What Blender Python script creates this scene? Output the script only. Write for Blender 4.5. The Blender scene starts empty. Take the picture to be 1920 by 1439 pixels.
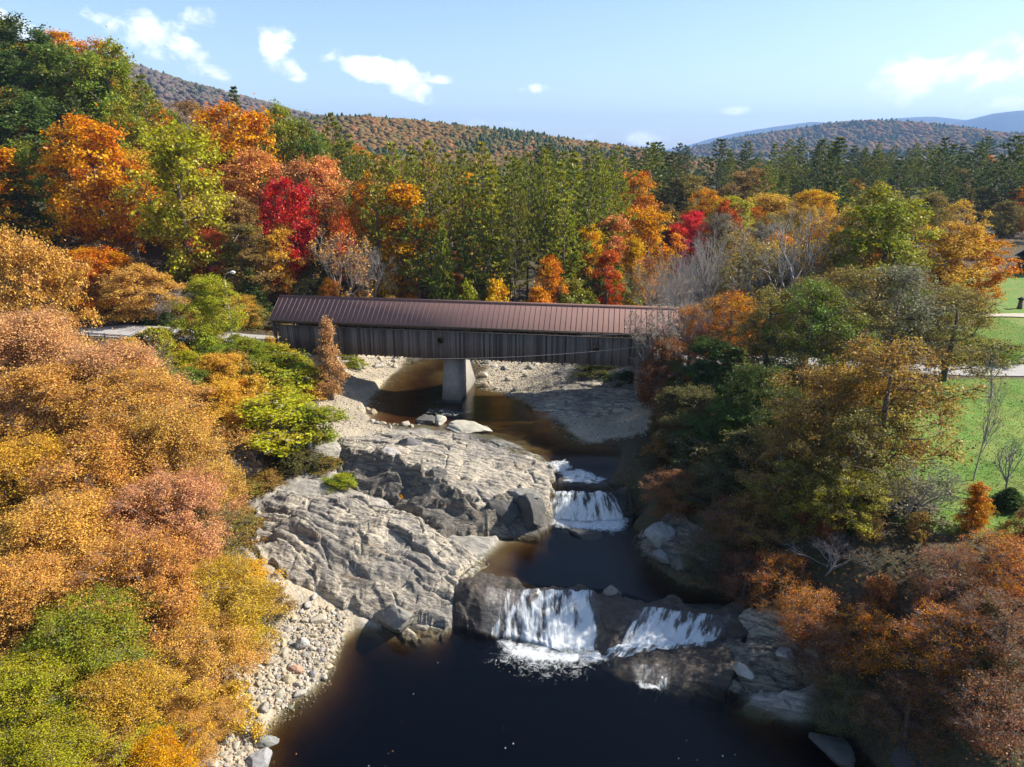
import bpy, math, random
import numpy as np

R = random.Random(7)
rng = np.random.default_rng(11)
scene = bpy.context.scene
COL = scene.collection

# ------------------------------------------------------------------ camera maths
F, CAMZ, PIT = 1333.0, 34.0, math.radians(18.2)
CP, SP = math.cos(PIT), math.sin(PIT)


def ray(px, py):
    u, v = (px - 960) / F, -(py - 719.5) / F
    return u, CP + v * SP, -SP + v * CP


def P(px, py, z):
    d = ray(px, py)
    t = (z - CAMZ) / d[2]
    return d[0] * t, d[1] * t


def PY(px, py, Y):
    d = ray(px, py)
    t = Y / d[1]
    return d[0] * t, CAMZ + d[2] * t


def depth(y, z):
    return y * CP - (z - CAMZ) * SP


SUN = np.array([1.3, 0.17, 1.0])
SUN /= np.linalg.norm(SUN)


# ------------------------------------------------------------------ noise
def _hash(ix, iy, seed):
    n = (ix.astype(np.int64) * 374761393 + iy.astype(np.int64) * 668265263 + seed * 982451653) & 0xFFFFFFFF
    n = ((n ^ (n >> 13)) * 1274126177) & 0xFFFFFFFF
    n = n ^ (n >> 16)
    return (n & 0xFFFFFF) / float(0xFFFFFF)


def noise(x, y, seed=0):
    x = np.asarray(x, float); y = np.asarray(y, float)
    ix, iy = np.floor(x), np.floor(y)
    fx, fy = x - ix, y - iy
    fx = fx * fx * fx * (fx * (fx * 6 - 15) + 10); fy = fy * fy * fy * (fy * (fy * 6 - 15) + 10)
    a, b = _hash(ix, iy, seed), _hash(ix + 1, iy, seed)
    c, d = _hash(ix, iy + 1, seed), _hash(ix + 1, iy + 1, seed)
    return (a + (b - a) * fx) * (1 - fy) + (c + (d - c) * fx) * fy


def fbm(x, y, seed=0, oct=4, gain=0.5):
    s, a, t = 0, 1.0, 0
    for i in range(oct):
        s = s + a * (noise(x * 2 ** i + 13.7 * i, y * 2 ** i - 7.1 * i, seed + i) - 0.5)
        t += a; a *= gain
    return s / t * 2


def smooth(a, b, x):
    t = np.clip((x - a) / (b - a), 0, 1)
    return t * t * (3 - 2 * t)


def sdf(poly, x, y):
    """signed distance to a polygon, negative inside"""
    p = np.array(poly, float); q = np.roll(p, -1, 0)
    d = np.full(x.shape, 1e9); ins = np.zeros(x.shape, bool)
    for (ax, ay), (bx, by) in zip(p, q):
        ex, ey = bx - ax, by - ay
        t = np.clip(((x - ax) * ex + (y - ay) * ey) / (ex * ex + ey * ey + 1e-9), 0, 1)
        d = np.minimum(d, (x - ax - t * ex) ** 2 + (y - ay - t * ey) ** 2)
        c = ((ay > y) != (by > y)) & (x < (bx - ax) * (y - ay) / (by - ay + 1e-12) + ax)
        ins ^= c
    d = np.sqrt(d)
    return np.where(ins, -d, d)


class RBF:
    def __init__(s, pts, smoothing=0.02):
        s.p = np.array([(a, b) for a, b, _ in pts], float); z = np.array([c for *_, c in pts], float)
        n = len(z)
        K = np.linalg.norm(s.p[:, None] - s.p[None], axis=2)
        A = np.zeros((n + 3, n + 3)); A[:n, :n] = -K + np.eye(n) * smoothing
        A[:n, n] = 1; A[:n, n + 1:] = s.p; A[n, :n] = 1; A[n + 1:, :n] = s.p.T
        s.w = np.linalg.solve(A, np.concatenate([z, [0, 0, 0]])); s.n = n

    def __call__(s, x, y):
        x = np.asarray(x, float); y = np.asarray(y, float)
        r = s.w[s.n] + s.w[s.n + 1] * x + s.w[s.n + 2] * y
        for (a, b), w in zip(s.p, s.w[:s.n]):
            r = r - w * np.sqrt((x - a) ** 2 + (y - b) ** 2)
        return r


# ------------------------------------------------------------------ mesh helpers
def new_mesh(name, verts, faces, mats=(), smooth_=False):
    """faces: (n,3)/(n,4) arrays or list of arrays"""
    me = bpy.data.meshes.new(name)
    verts = np.asarray(verts, np.float32)
    if not isinstance(faces, (list, tuple)):
        faces = [faces]
    faces = [np.asarray(f, np.int32) for f in faces if len(f)]
    me.vertices.add(len(verts)); me.vertices.foreach_set('co', verts.ravel())
    nl = sum(f.size for f in faces); npoly = sum(len(f) for f in faces)
    me.loops.add(nl); me.polygons.add(npoly)
    me.loops.foreach_set('vertex_index', np.concatenate([f.ravel() for f in faces]))
    st, o = [], 0
    for f in faces:
        k = f.shape[1]
        st.append(o + np.arange(len(f)) * k); o += f.size
    me.polygons.foreach_set('loop_start', np.concatenate(st).astype(np.int32))
    if smooth_:
        me.polygons.foreach_set('use_smooth', np.ones(npoly, bool))
    for m in mats:
        me.materials.append(m)
    me.update(calc_edges=True)
    return me


def attr(me, name, vals, typ='FLOAT', dom='POINT'):
    a = me.attributes.new(name, typ, dom)
    vals = np.asarray(vals, np.float32)
    a.data.foreach_set('color' if 'COLOR' in typ else ('vector' if typ == 'FLOAT_VECTOR' else 'value'), vals.ravel())


def link(name, data, parent=None, loc=None):
    o = bpy.data.objects.new(name, data)
    COL.objects.link(o)
    if parent is not None:
        o.parent = parent
    if loc is not None:
        o.location = loc
    return o


def tag(o, label=None, cat=None, group=None, kind=None):
    if label: o['label'] = label
    if cat: o['category'] = cat
    if group: o['group'] = group
    if kind: o['kind'] = kind
    return o


class MB:
    """collects simple solids into one mesh"""
    def __init__(s): s.v, s.q, s.t, s.n = [], [], [], 0

    def add(s, v, q=(), t=()):
        v = np.asarray(v, float).reshape(-1, 3)
        if len(q): s.q.append(np.asarray(q, int) + s.n)
        if len(t): s.t.append(np.asarray(t, int) + s.n)
        s.v.append(v); s.n += len(v)

    def box(s, c, h, ax=None):
        c = np.asarray(c, float); h = np.asarray(h, float)
        k = np.array([(-1, -1, -1), (1, -1, -1), (1, 1, -1), (-1, 1, -1), (-1, -1, 1), (1, -1, 1), (1, 1, 1), (-1, 1, 1)], float) * h
        if ax is not None: k = k @ np.asarray(ax, float)
        s.add(k + c, [(0, 3, 2, 1), (4, 5, 6, 7), (0, 1, 5, 4), (1, 2, 6, 5), (2, 3, 7, 6), (3, 0, 4, 7)])

    def beam(s, a, b, w, h=None):
        a = np.asarray(a, float); b = np.asarray(b, float); h = h or w
        d = b - a; L = np.linalg.norm(d); d /= L
        up = np.array([0, 0, 1.0]) if abs(d[2]) < .95 else np.array([1.0, 0, 0])
        x = np.cross(up, d); x /= np.linalg.norm(x); y = np.cross(d, x)
        s.box((a + b) / 2, (w / 2, h / 2, L / 2), np.array([x, y, d]))

    def tube(s, pts, rad, k=6, cap=True):
        pts = np.asarray(pts, float); n = len(pts)
        rad = np.broadcast_to(np.asarray(rad, float), (n,))
        T = np.gradient(pts, axis=0); T /= np.linalg.norm(T, axis=1)[:, None] + 1e-9
        ref = np.where(np.abs(T[:, 2:3]) < .9, np.array([[0, 0, 1.0]]), np.array([[1.0, 0, 0]]))
        X = np.cross(ref, T); X /= np.linalg.norm(X, axis=1)[:, None] + 1e-9
        Y = np.cross(T, X)
        a = np.arange(k) * 2 * math.pi / k
        v = pts[:, None] + rad[:, None, None] * (np.cos(a)[None, :, None] * X[:, None] + np.sin(a)[None, :, None] * Y[:, None])
        i = np.arange(n - 1)[:, None] * k; j = np.arange(k)[None]; j2 = (j + 1) % k
        q = np.stack([i + j, i + j2, i + k + j2, i + k + j], -1).reshape(-1, 4)
        s.add(v.reshape(-1, 3), q)
        if cap:
            c = np.arange(1, k - 1)
            t = np.stack([np.zeros_like(c), c + 1, c], 1)
            t2 = np.stack([np.zeros_like(c), c, c + 1], 1) + (n - 1) * k
            s.t.append(np.concatenate([t, t2]) + s.n - n * k)

    def mesh(s, name, mats=(), smooth_=False):
        f = []
        if s.q: f.append(np.concatenate(s.q))
        if s.t: f.append(np.concatenate(s.t))
        return new_mesh(name, np.concatenate(s.v), f, mats, smooth_)


# ------------------------------------------------------------------ materials
def mat(name):
    m = bpy.data.materials.new(name); m.use_nodes = True
    nt = m.node_tree; nt.nodes.clear()
    out = nt.nodes.new('ShaderNodeOutputMaterial')

    def N(t, **k):
        n = nt.nodes.new('ShaderNode' + t)
        for a, b in k.items():
            if a.startswith('_'):
                setattr(n, a[1:], b)
        for a, b in k.items():
            if a.startswith('_'): continue
            key = int(a[1:]) if a[0] == 'i' and a[1:].isdigit() else a.replace('__', ' ')
            s = n.inputs[key]
            if isinstance(b, bpy.types.NodeSocket): nt.links.new(b, s)
            elif isinstance(b, bpy.types.Node): nt.links.new(b.outputs[0], s)
            else: s.default_value = b
        return n
    return m, nt, N, out


def rgb(c): return (c[0], c[1], c[2], 1.0)


def mixc(N, f, a, b, mode='MIX'):
    n = N('Mix', _data_type='RGBA', _blend_type=mode)
    for i, v in ((0, f), (6, a), (7, b)):
        if isinstance(v, bpy.types.NodeSocket): n.id_data.links.new(v, n.inputs[i])
        elif isinstance(v, bpy.types.Node): n.id_data.links.new(v.outputs[0], n.inputs[i])
        else: n.inputs[i].default_value = v if i == 0 else rgb(v)
    return n.outputs[2]


def ramp(N, fac, stops):
    n = N('ValToRGB', Fac=fac)
    el = n.color_ramp.elements
    while len(el) < len(stops): el.new(0.5)
    for e, (p, c) in zip(el, stops):
        e.position = p; e.color = rgb(c) if not isinstance(c, (int, float)) else (c, c, c, 1)
    return n.outputs[0]


def math_(N, op, a, b=0.0, clamp=False):
    return N('Math', _operation=op, _use_clamp=clamp, i0=a, i1=b).outputs[0]


def leaf_mat(name, trans=0.42, spread=0.08):
    m, nt, N, out = mat(name)
    oi = N('ObjectInfo')
    col, alpha = oi.outputs['Color'], oi.outputs['Alpha']
    cl = N('Attribute', _attribute_name='clump')
    hs = N('HueSaturation', Hue=alpha, Saturation=1.03, Value=0.95, Color=col)
    f = math_(N, 'MULTIPLY_ADD', cl.outputs['Fac'], 2.4, )
    nt.nodes[-1].inputs[2].default_value = -0.7
    nt.nodes[-1].use_clamp = True
    c = mixc(N, f, col, hs.outputs[0])
    rnd = N('NewGeometry').outputs['Random Per Island']
    v = math_(N, 'MULTIPLY_ADD', rnd, 1.0); nt.nodes[-1].inputs[2].default_value = 0.52
    h = math_(N, 'MULTIPLY_ADD', rnd, spread * .5); nt.nodes[-1].inputs[2].default_value = 0.5 - spread * .25
    c2 = N('HueSaturation', Hue=h, Saturation=1.03, Value=v, Color=c).outputs[0]
    d = N('BsdfDiffuse', Color=c2)
    t = N('BsdfTranslucent', Color=c2)
    g = N('BsdfGlossy', Color=(1, 1, 1, 1), Roughness=0.45)
    mx = N('MixShader', i0=trans, i1=d, i2=t)
    mg = N('MixShader', i0=0.015, i1=mx, i2=g)
    nt.links.new(mg.outputs[0], out.inputs[0])
    return m


def bark_mat(name, c1, c2, sc=3.0):
    m, nt, N, out = mat(name)
    tc = N('TexCoord')
    mp = N('Mapping', Vector=tc.outputs['Object'], Scale=(sc, sc, sc * .25))
    n = N('TexNoise', Vector=mp, Scale=2.5, Detail=5.0, Roughness=.65)
    c = ramp(N, n.outputs[0], [(.3, c1), (.7, c2)])
    b = N('Bump', Strength=.6, Distance=.05, Height=n.outputs[0])
    p = N('BsdfPrincipled', Base__Color=c, Roughness=.9, Normal=b)
    nt.links.new(p.outputs[0], out.inputs[0])
    return m


M = {}
M['leaf'] = leaf_mat('autumn_leaves')
M['needle'] = leaf_mat('needles', .34, .08)
M['bark'] = bark_mat('brown_bark', (.06, .045, .035), (.19, .155, .125))
M['grey_bark'] = bark_mat('grey_bark', (.16, .14, .125), (.38, .35, .32))
M['birch'] = bark_mat('white_bark', (.3, .28, .25), (.75, .72, .66), 2)

# ------------------------------------------------------------------ the lie of the land
LOW, MID, UP = 0.0, 2.4, 5.0


def PP(lst):
    return [P(a, b, z) for a, b, z in lst]


poly_low = PP([(930, 1188, 0), (1130, 1232, 0), (1230, 1290, 0), (1330, 1305, 0), (1425, 1350, 0), (1515, 1350, 0), (1600, 1380, 0), (1650, 1439, 0)]) + \
    [(24, 10), (-17, 10)] + PP([(470, 1439, 0), (500, 1350, 0), (560, 1312, 0), (605, 1268, 0), (645, 1185, 0), (690, 1172, 0), (800, 1192, 0), (850, 1170, 0)])
poly_mid = PP([(868, 1042, MID), (905, 1040, MID), (940, 1006, MID), (1020, 998, MID), (1030, 962, MID), (1165, 962, MID), (1200, 1000, MID), (1215, 1050, MID),
               (1280, 1095, MID), (1392, 1112, MID), (1392, 1132, MID), (1200, 1124, MID), (1130, 1106, MID), (960, 1096, MID), (900, 1082, MID)])
poly_up = PP([(1030, 930, 4.3), (1020, 900, 4.5), (1022, 862, 4.9), (960, 832, UP), (930, 820, UP), (850, 814, UP), (800, 802, UP), (700, 800, UP), (682, 775, UP),
              (690, 748, UP), (720, 714, UP), (748, 690, UP), (762, 675, UP)]) + [(-14, 98), (-9, 110), (2, 121), (14, 133), (26, 146), (32, 142), (21, 128), (9, 114), (-2, 103), (-5, 97)] + \
    PP([(845, 700, UP), (872, 714, UP), (905, 722, UP), (950, 738, UP), (985, 748, UP), (1000, 765, UP), (1040, 790, UP), (1070, 812, UP), (1100, 826, UP), (1170, 836, UP),
        (1165, 870, 4.9), (1145, 900, 4.5), (1150, 930, 4.3)])
crest_up = P(1090, 925, 4.3)[1]


def level_up(x, y):
    return 4.3 + 0.7 * smooth(60.5, 66.0, np.asarray(y, float))


road_L = [(-28.5, 87.4), (-36, 89.0), (-46, 92.5), (-58, 95.5), (-75, 97), (-110, 96)]
road_R = [(18.2, 80.3), (28, 78.9), (40, 77.8), (54, 77.0), (75, 77.5), (130, 82)]
ROADZ = 10.55

ctrl = []
for a, b, z in [
    (430, 1250, 1.0), (400, 1340, 1.0), (480, 1220, 1.0), (540, 1130, 1.7), (480, 1050, 3.4), (400, 940, 5.2), (560, 900, 5.6), (500, 930, 5.2), (640, 905, 5.2), (560, 1060, 3.0),
    (690, 940, 4.6), (760, 965, 4.0), (830, 1010, 3.0), (890, 1050, 2.3), (700, 1110, 1.3), (760, 1180, .1), (640, 1140, .7), (840, 1130, 1.0), (860, 1080, 2.0),
    (650, 850, 5.7), (740, 820, 5.6), (850, 840, 5.4), (960, 870, 5.1), (1010, 920, 4.5), (900, 950, 4.0), (880, 990, 2.8),
    (620, 770, 5.6), (580, 760, 6.2), (560, 720, 7.4), (640, 700, 6.6), (700, 700, 5.4), (700, 670, 5.6), (640, 670, 6.6), (500, 700, 8.6), (440, 690, 9.2), (330, 700, 9.6), (450, 800, 7.4), (380, 850, 6.8), (300, 800, 8.2),
    (300, 632, 10.5), (480, 640, 10.3), (180, 620, 10.5),
    (1060, 745, 5.7), (1120, 740, 6.3), (1180, 760, 6.2), (1190, 800, 5.6), (1130, 815, 5.1), (1240, 790, 6.6), (1240, 840, 6.2), (1210, 880, 5.6), (1190, 930, 4.8), (1230, 980, 4.0),
    (1270, 1040, 3.6), (1330, 1090, 3.2), (1420, 1120, 3.0), (1430, 1180, 2.0), (1450, 1240, 1.4), (1480, 1320, .5), (1560, 1320, 1.2), (1560, 1200, 3.4), (1500, 1080, 5.0), (1650, 1300, 2.6),
    (1330, 950, 6.2), (1320, 850, 7.4), (1300, 760, 8.6), (1450, 950, 7.6), (1550, 980, 7.8), (1450, 800, 9.0), (1600, 1040, 7.4), (1700, 960, 8.6), (1650, 1120, 6.2), (1800, 1150, 7.2), (1750, 1280, 5.0), (1880, 1200, 7.8),
    (1800, 900, 9.0), (1800, 760, 9.3), (1900, 1000, 8.9), (1550, 760, 9.6), (1300, 700, 9.6),
    (600, 690, 8.4), (560, 700, 9.0), (960, 700, 5.3), (1050, 700, 5.6), (900, 690, 5.2), (1150, 700, 7.5), (790, 665, 5.2),
    (1160, 568, 5.8), (1130, 575, 5.6), (1200, 565, 6.4),
]:
    ctrl.append((*P(a, b, z), z))
ctrl += [(-17.5, 30, 1.0), (-16.5, 25, .8), (-18, 12, .8), (-22, 32, 2.4), (-28, 34, 4.0), (-24, 42, 3.2), (-36, 40, 5.6), (-34, 22, 5), (-32, 52, 6.2), (-46, 60, 8.5), (-60, 45, 9.5), (-48, 78, 10.0),
         (-68, 80, 11), (-30, 70, 8.6), (-60, 20, 9), (-60, -10, 9), (-25, -10, 4), (30, 32, 5.5), (26, 20, 3), (40, 30, 8.6), (55, 20, 9.2), (30, -10, 4), (55, 55, 9.2), (80, 60, 9.6), (80, 20, 9.6),
         (36, 90, 10.2), (24, 96, 9), (30, 115, 8), (20, 105, 7), (46, 105, 10.3), (60, 120, 10.4), (90, 110, 10.6), (90, 140, 10.8), (40, 135, 9),
         (-22, 98, 9.2), (-16, 104, 8.2), (-12, 116, 8.6), (-24, 112, 10), (4, 134, 9.2), (-10, 130, 10), (16, 150, 10), (-34, 118, 11.5), (-44, 106, 11.5), (-60, 106, 12.5), (-80, 108, 16), (-100, 100, 17), (-68, 120, 17),
         (-90, 125, 25), (-70, 140, 21), (-50, 150, 17), (-30, 140, 12), (-110, 140, 34), (-130, 110, 30), (-90, 160, 31), (-140, 160, 52), (-110, 185, 46), (-70, 180, 26), (-40, 180, 15), (-200, 140, 62), (-200, 220, 66), (-120, 240, 34),
         (-60, 240, 24), (0, 190, 11), (60, 180, 11.5), (120, 180, 12), (0, 260, 12), (100, 260, 13), (200, 200, 13), (200, 80, 12), (200, 0, 12), (-150, 60, 20), (-150, 0, 18), (-100, -40, 12), (100, -40, 11),
         (0, 330, 13), (150, 330, 14), (-100, 330, 24), (-170, 330, 44), (300, 330, 15), (300, 150, 14), (-250, 330, 70), (0, 420, 14), (200, 430, 15), (-120, 430, 24), (-200, 430, 50), (-280, 430, 74), (330, 430, 15), (330, 0, 13), (-250, 0, 30), (-260, 120, 55)]
land = RBF(ctrl)


def seg_dist(line, x, y):
    d = np.full(np.shape(x), 1e9)
    for (ax, ay), (bx, by) in zip(line[:-1], line[1:]):
        ex, ey = bx - ax, by - ay
        t = np.clip(((x - ax) * ex + (y - ay) * ey) / (ex * ex + ey * ey), 0, 1)
        d = np.minimum(d, np.hypot(x - ax - t * ex, y - ay - t * ey))
    return d


def blocks(u, v, seed):
    """jointed blocks: each cell has its own height and tilt; also the distance to the nearest joint"""
    iu, iv = np.floor(u), np.floor(v)
    f1 = np.full(u.shape, 9.0); f2 = np.full(u.shape, 9.0); hh = np.zeros(u.shape)
    for a in (-1, 0, 1):
        for b in (-1, 0, 1):
            cu_, cv_ = iu + a, iv + b
            pu, pv = cu_ + _hash(cu_, cv_, seed), cv_ + _hash(cu_, cv_, seed + 1)
            d = np.hypot(u - pu, v - pv)
            hc = (_hash(cu_, cv_, seed + 2) - .5) + (u - pu) * (_hash(cu_, cv_, seed + 3) - .5) * .9 + (v - pv) * (_hash(cu_, cv_, seed + 4) - .35) * .9
            nb = d < f1
            f2 = np.where(nb, f1, np.minimum(f2, d)); hh = np.where(nb, hc, hh); f1 = np.where(nb, d, f1)
    return hh, f2 - f1


def strata(x, y, amp=1.0):
    """tilted ledges: gentle rise away from the camera, sharp drops facing it, running along one strike"""
    tx, ty = .93, -.37
    wx = .9 * fbm(x * .10, y * .10, 31, 3); wy = .30 * fbm(x * .35, y * .35, 41, 3)
    n = -ty * x + tx * y + 1.9 * wx + wy
    n = n + 1.3 * (noise(n * .45, n * 0, 47) - .5)
    t = tx * x + ty * y
    k = 0
    for lam, a, sd in ((3.1, .85, 51), (1.15, .46, 61), (.42, .15, 71)):
        ph = n / lam + .30 * fbm(t * .10 / lam, n * .5 / lam, sd, 2)
        fr = ph - np.floor(ph)
        s = np.where(fr < .13, fr / .13, 1 - (fr - .13) / .87)
        act = smooth(-.28, .30, fbm(x * .22 + sd, y * .22 - sd, sd + 5, 3))
        k = k + a * (.10 + .90 * act) * (.15 + .85 * noise(np.floor(ph) * 7.3, t * .30 / lam, sd + 1)) * s + a * .38 * (1 - act)
    k = k + .55 * fbm(x * .5, y * .5, 81, 5, .58)
    ph2 = t / 3.7 + .9 * fbm(x * .25, y * .25, 91, 3) + .12 * n
    fr2 = np.abs(ph2 - np.round(ph2))
    crack = np.exp(-(fr2 / .025) ** 2) * smooth(.5, .75, noise(np.round(ph2) * 3.1, n * .45, 95))
    b1, e1 = blocks(t / 5.2 + .25 * wx, n / 1.25, 201); b2, e2 = blocks(t / 2.3, n / .5, 211)
    k = .70 * k + .72 * b1 + .24 * b2 - .26 * smooth(.08, 0, e1) - .07 * smooth(.10, 0, e2)
    return amp * (k - .50 - .25 * crack)


CREST = np.array(PP([(840, 1075, MID), (900, 1088, MID), (960, 1101, MID), (1130, 1111, MID), (1200, 1130, MID), (1300, 1138, MID), (1420, 1138, MID)]))


def ground(x, y, fine=True):
    x = np.asarray(x, float); y = np.asarray(y, float)
    h = land(x, y)
    h = np.clip(h, -3, 95)
    if fine:
        dl, dm, du = sdf(poly_low, x, y), sdf(poly_mid, x, y), sdf(poly_up, x, y)
        rough = .35 * fbm(x * .22, y * .22, 3, 4) + .10 * fbm(x * 1.3, y * 1.3, 5, 3)
        near = np.minimum(np.minimum(dl, dm), du)
        h = h + rough * smooth(-.5, 5, near)
        for d, lv, dep, lat in ((dl, LOW, 3.0, .8 + .8 * smooth(-8.5, -3, x)), (dm, MID, 1.8, .22 + .7 * smooth(-1, 4, x) + 2.5 * smooth(53.5, 55, y)), (du, level_up(x, y), .6 + .9 * smooth(66, 62, y), .12 + .6 * smooth(68, 63, y))):
            fy = 1.0
            if d is du: fy = smooth(57.7, 58.9, y)
            if d is dm: fy = smooth(-1.0, .4, y - np.interp(x, CREST[:, 0], CREST[:, 1]))
            inside = lv - .04 - np.minimum(dep, -d * lat) + .10 * fbm(x * .9, y * .9, 7, 3)
            outside = np.clip(h, lv + .02 + .12 * d, lv + .3 + 1.3 * d)
            w = smooth(6, 1.0, d)
            h = h * (1 - fy) + fy * np.where(d < 0, inside, h * (1 - w) + outside * w)
        dr = np.minimum(seg_dist(road_L, x, y), seg_dist(road_R, x, y))
        w = smooth(7.5, 4.0, dr)
        h = h * (1 - w) + (ROADZ - .05) * w
    return h


lawn_a = [(27.5, 45.5), (29.5, 52), (33, 62), (38, 71), (44, 73.2), (130, 74), (130, 38), (60, 36), (44, 40), (36, 42)]
lawn_b = [(48, 81.5), (56, 92), (66, 112), (72, 135), (150, 150), (150, 84)]
gravel_polys = [PP([(540, 700, 8), (610, 680, 6.6), (700, 664, 5.6), (770, 664, 5), (748, 695, 5), (700, 745, 5), (690, 800, 5), (760, 812, 5), (640, 830, 5.6), (600, 820, 6), (585, 765, 6), (560, 720, 7)]),
                PP([(1030, 785, 5), (1110, 775, 5.3), (1200, 768, 5.6), (1240, 800, 5.6), (1210, 832, 5), (1090, 830, 5)]),
                PP([(360, 1439, 1), (500, 1439, 0), (520, 1330, 0), (620, 1262, 0), (660, 1180, 0), (650, 1110, 1), (560, 1080, 2.4), (500, 1080, 2.6), (520, 1150, 1.6), (430, 1240, 1.2), (380, 1350, 1)]),
                PP([(865, 676, 5.2), (1100, 676, 5.4), (1090, 715, 5.4), (985, 750, 5), (900, 724, 5)]) + [(-4, 100), (0, 104)],
                [(-2, 100), (10, 112), (22, 126), (33, 141), (40, 136), (30, 118), (18, 104), (8, 95)]]
rock_polys = [PP([(440, 930, 5.5), (560, 890, 5.6), (610, 820, 6), (740, 800, 5.4), (960, 830, 5), (1040, 870, 5), (1040, 960, 3), (905, 1050, 2.4), (870, 1180, 0), (740, 1200, 0), (640, 1130, 1), (450, 1050, 3.6)]),
              PP([(975, 740, 5), (1090, 715, 5.8), (1200, 715, 6.5), (1230, 770, 6.4), (1110, 780, 5.3), (1010, 785, 5)]),
              PP([(1330, 1310, 0), (1370, 1190, 1), (1400, 1125, 3), (1490, 1150, 3), (1545, 1260, 2), (1500, 1345, 0)]),
              PP([(370, 830, 7), (480, 830, 6.4), (500, 900, 5.5), (380, 920, 5.5)])]


def masks(x, y):
    g = np.full(np.shape(x), 1e9)
    for p in gravel_polys: g = np.minimum(g, sdf(p, x, y))
    r = np.full(np.shape(x), 1e9)
    for p in rock_polys: r = np.minimum(r, sdf(p, x, y))
    gr = np.minimum(sdf(lawn_a, x, y), sdf(lawn_b, x, y))
    wob = 1.2 * fbm(x * .35, y * .35, 17, 3)
    return smooth(.5, -.5, g + wob), smooth(.6, -.6, r + wob), smooth(.6, -.6, gr + wob * .8)


# ------------------------------------------------------------------ ground material
def ground_mat():
    m, nt, N, out = mat('earth')
    pos = N('NewGeometry').outputs['Position']
    n1 = N('TexNoise', Vector=pos, Scale=.35, Detail=6.0, Roughness=.6).outputs[0]
    n2 = N('TexNoise', Vector=pos, Scale=4.0, Detail=6.0, Roughness=.7).outputs[0]
    soil = ramp(N, n2, [(.3, (.02, .015, .009)), (.5, (.06, .04, .02)), (.62, (.12, .07, .03)), (.75, (.04, .045, .015))])
    soil = mixc(N, ramp(N, n1, [(.4, 0.0), (.65, .7)]), soil, (.05, .055, .018))
    vo = N('TexVoronoi', Vector=pos, Scale=4.5, Randomness=1.0)
    vcol = N('SeparateColor', Color=vo.outputs['Color'])
    peb = ramp(N, vcol.outputs[0], [(0, (.20, .165, .12)), (.35, (.38, .325, .245)), (.7, (.48, .425, .34)), (1, (.32, .25, .165))])
    peb = mixc(N, ramp(N, vo.outputs['Distance'], [(.05, 0.0), (.16, .55)]), peb, (.22, .19, .14))
    sand = mixc(N, n2, (.46, .385, .275), (.34, .28, .195))
    gravel = mixc(N, ramp(N, n1, [(.4, .15), (.6, .85)]), peb, sand)
    grass = mixc(N, n2, (.07, .16, .012), (.13, .23, .02))
    grass = mixc(N, ramp(N, n1, [(.42, 0.0), (.6, .65)]), grass, (.20, .22, .04))
    mp = N('Mapping', Vector=N('Mapping', Vector=pos, Rotation=(0, 0, .38)), Scale=(.5, 2.6, 2.6))
    rn = N('TexNoise', Vector=mp, Scale=1.3, Detail=8.0, Roughness=.65).outputs[0]
    rock = ramp(N, rn, [(.3, (.12, .11, .10)), (.48, (.27, .25, .215)), (.62, (.40, .365, .31)), (.75, (.22, .19, .15))])
    c = mixc(N, N('Attribute', _attribute_name='m_rock').outputs['Fac'], soil, rock)
    c = mixc(N, N('Attribute', _attribute_name='m_gravel').outputs['Fac'], c, gravel)
    c = mixc(N, N('Attribute', _attribute_name='m_grass').outputs['Fac'], c, grass)
    silt = mixc(N, n2, (.07, .05, .022), (.22, .145, .06))
    c = mixc(N, N('Attribute', _attribute_name='m_bed').outputs['Fac'], c, silt)
    red = mixc(N, n2, (.22, .07, .025), (.10, .04, .02))
    c = mixc(N, N('Attribute', _attribute_name='m_rust').outputs['Fac'], c, red)
    hb = mixc(N, N('Attribute', _attribute_name='m_gravel').outputs['Fac'], n2, vo.outputs['Distance'])
    b = N('Bump', Strength=.7, Distance=.12, Height=hb)
    p = N('BsdfPrincipled', Base__Color=c, Roughness=.92, Normal=b)
    nt.links.new(p.outputs[0], out.inputs[0])
    return m


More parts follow.
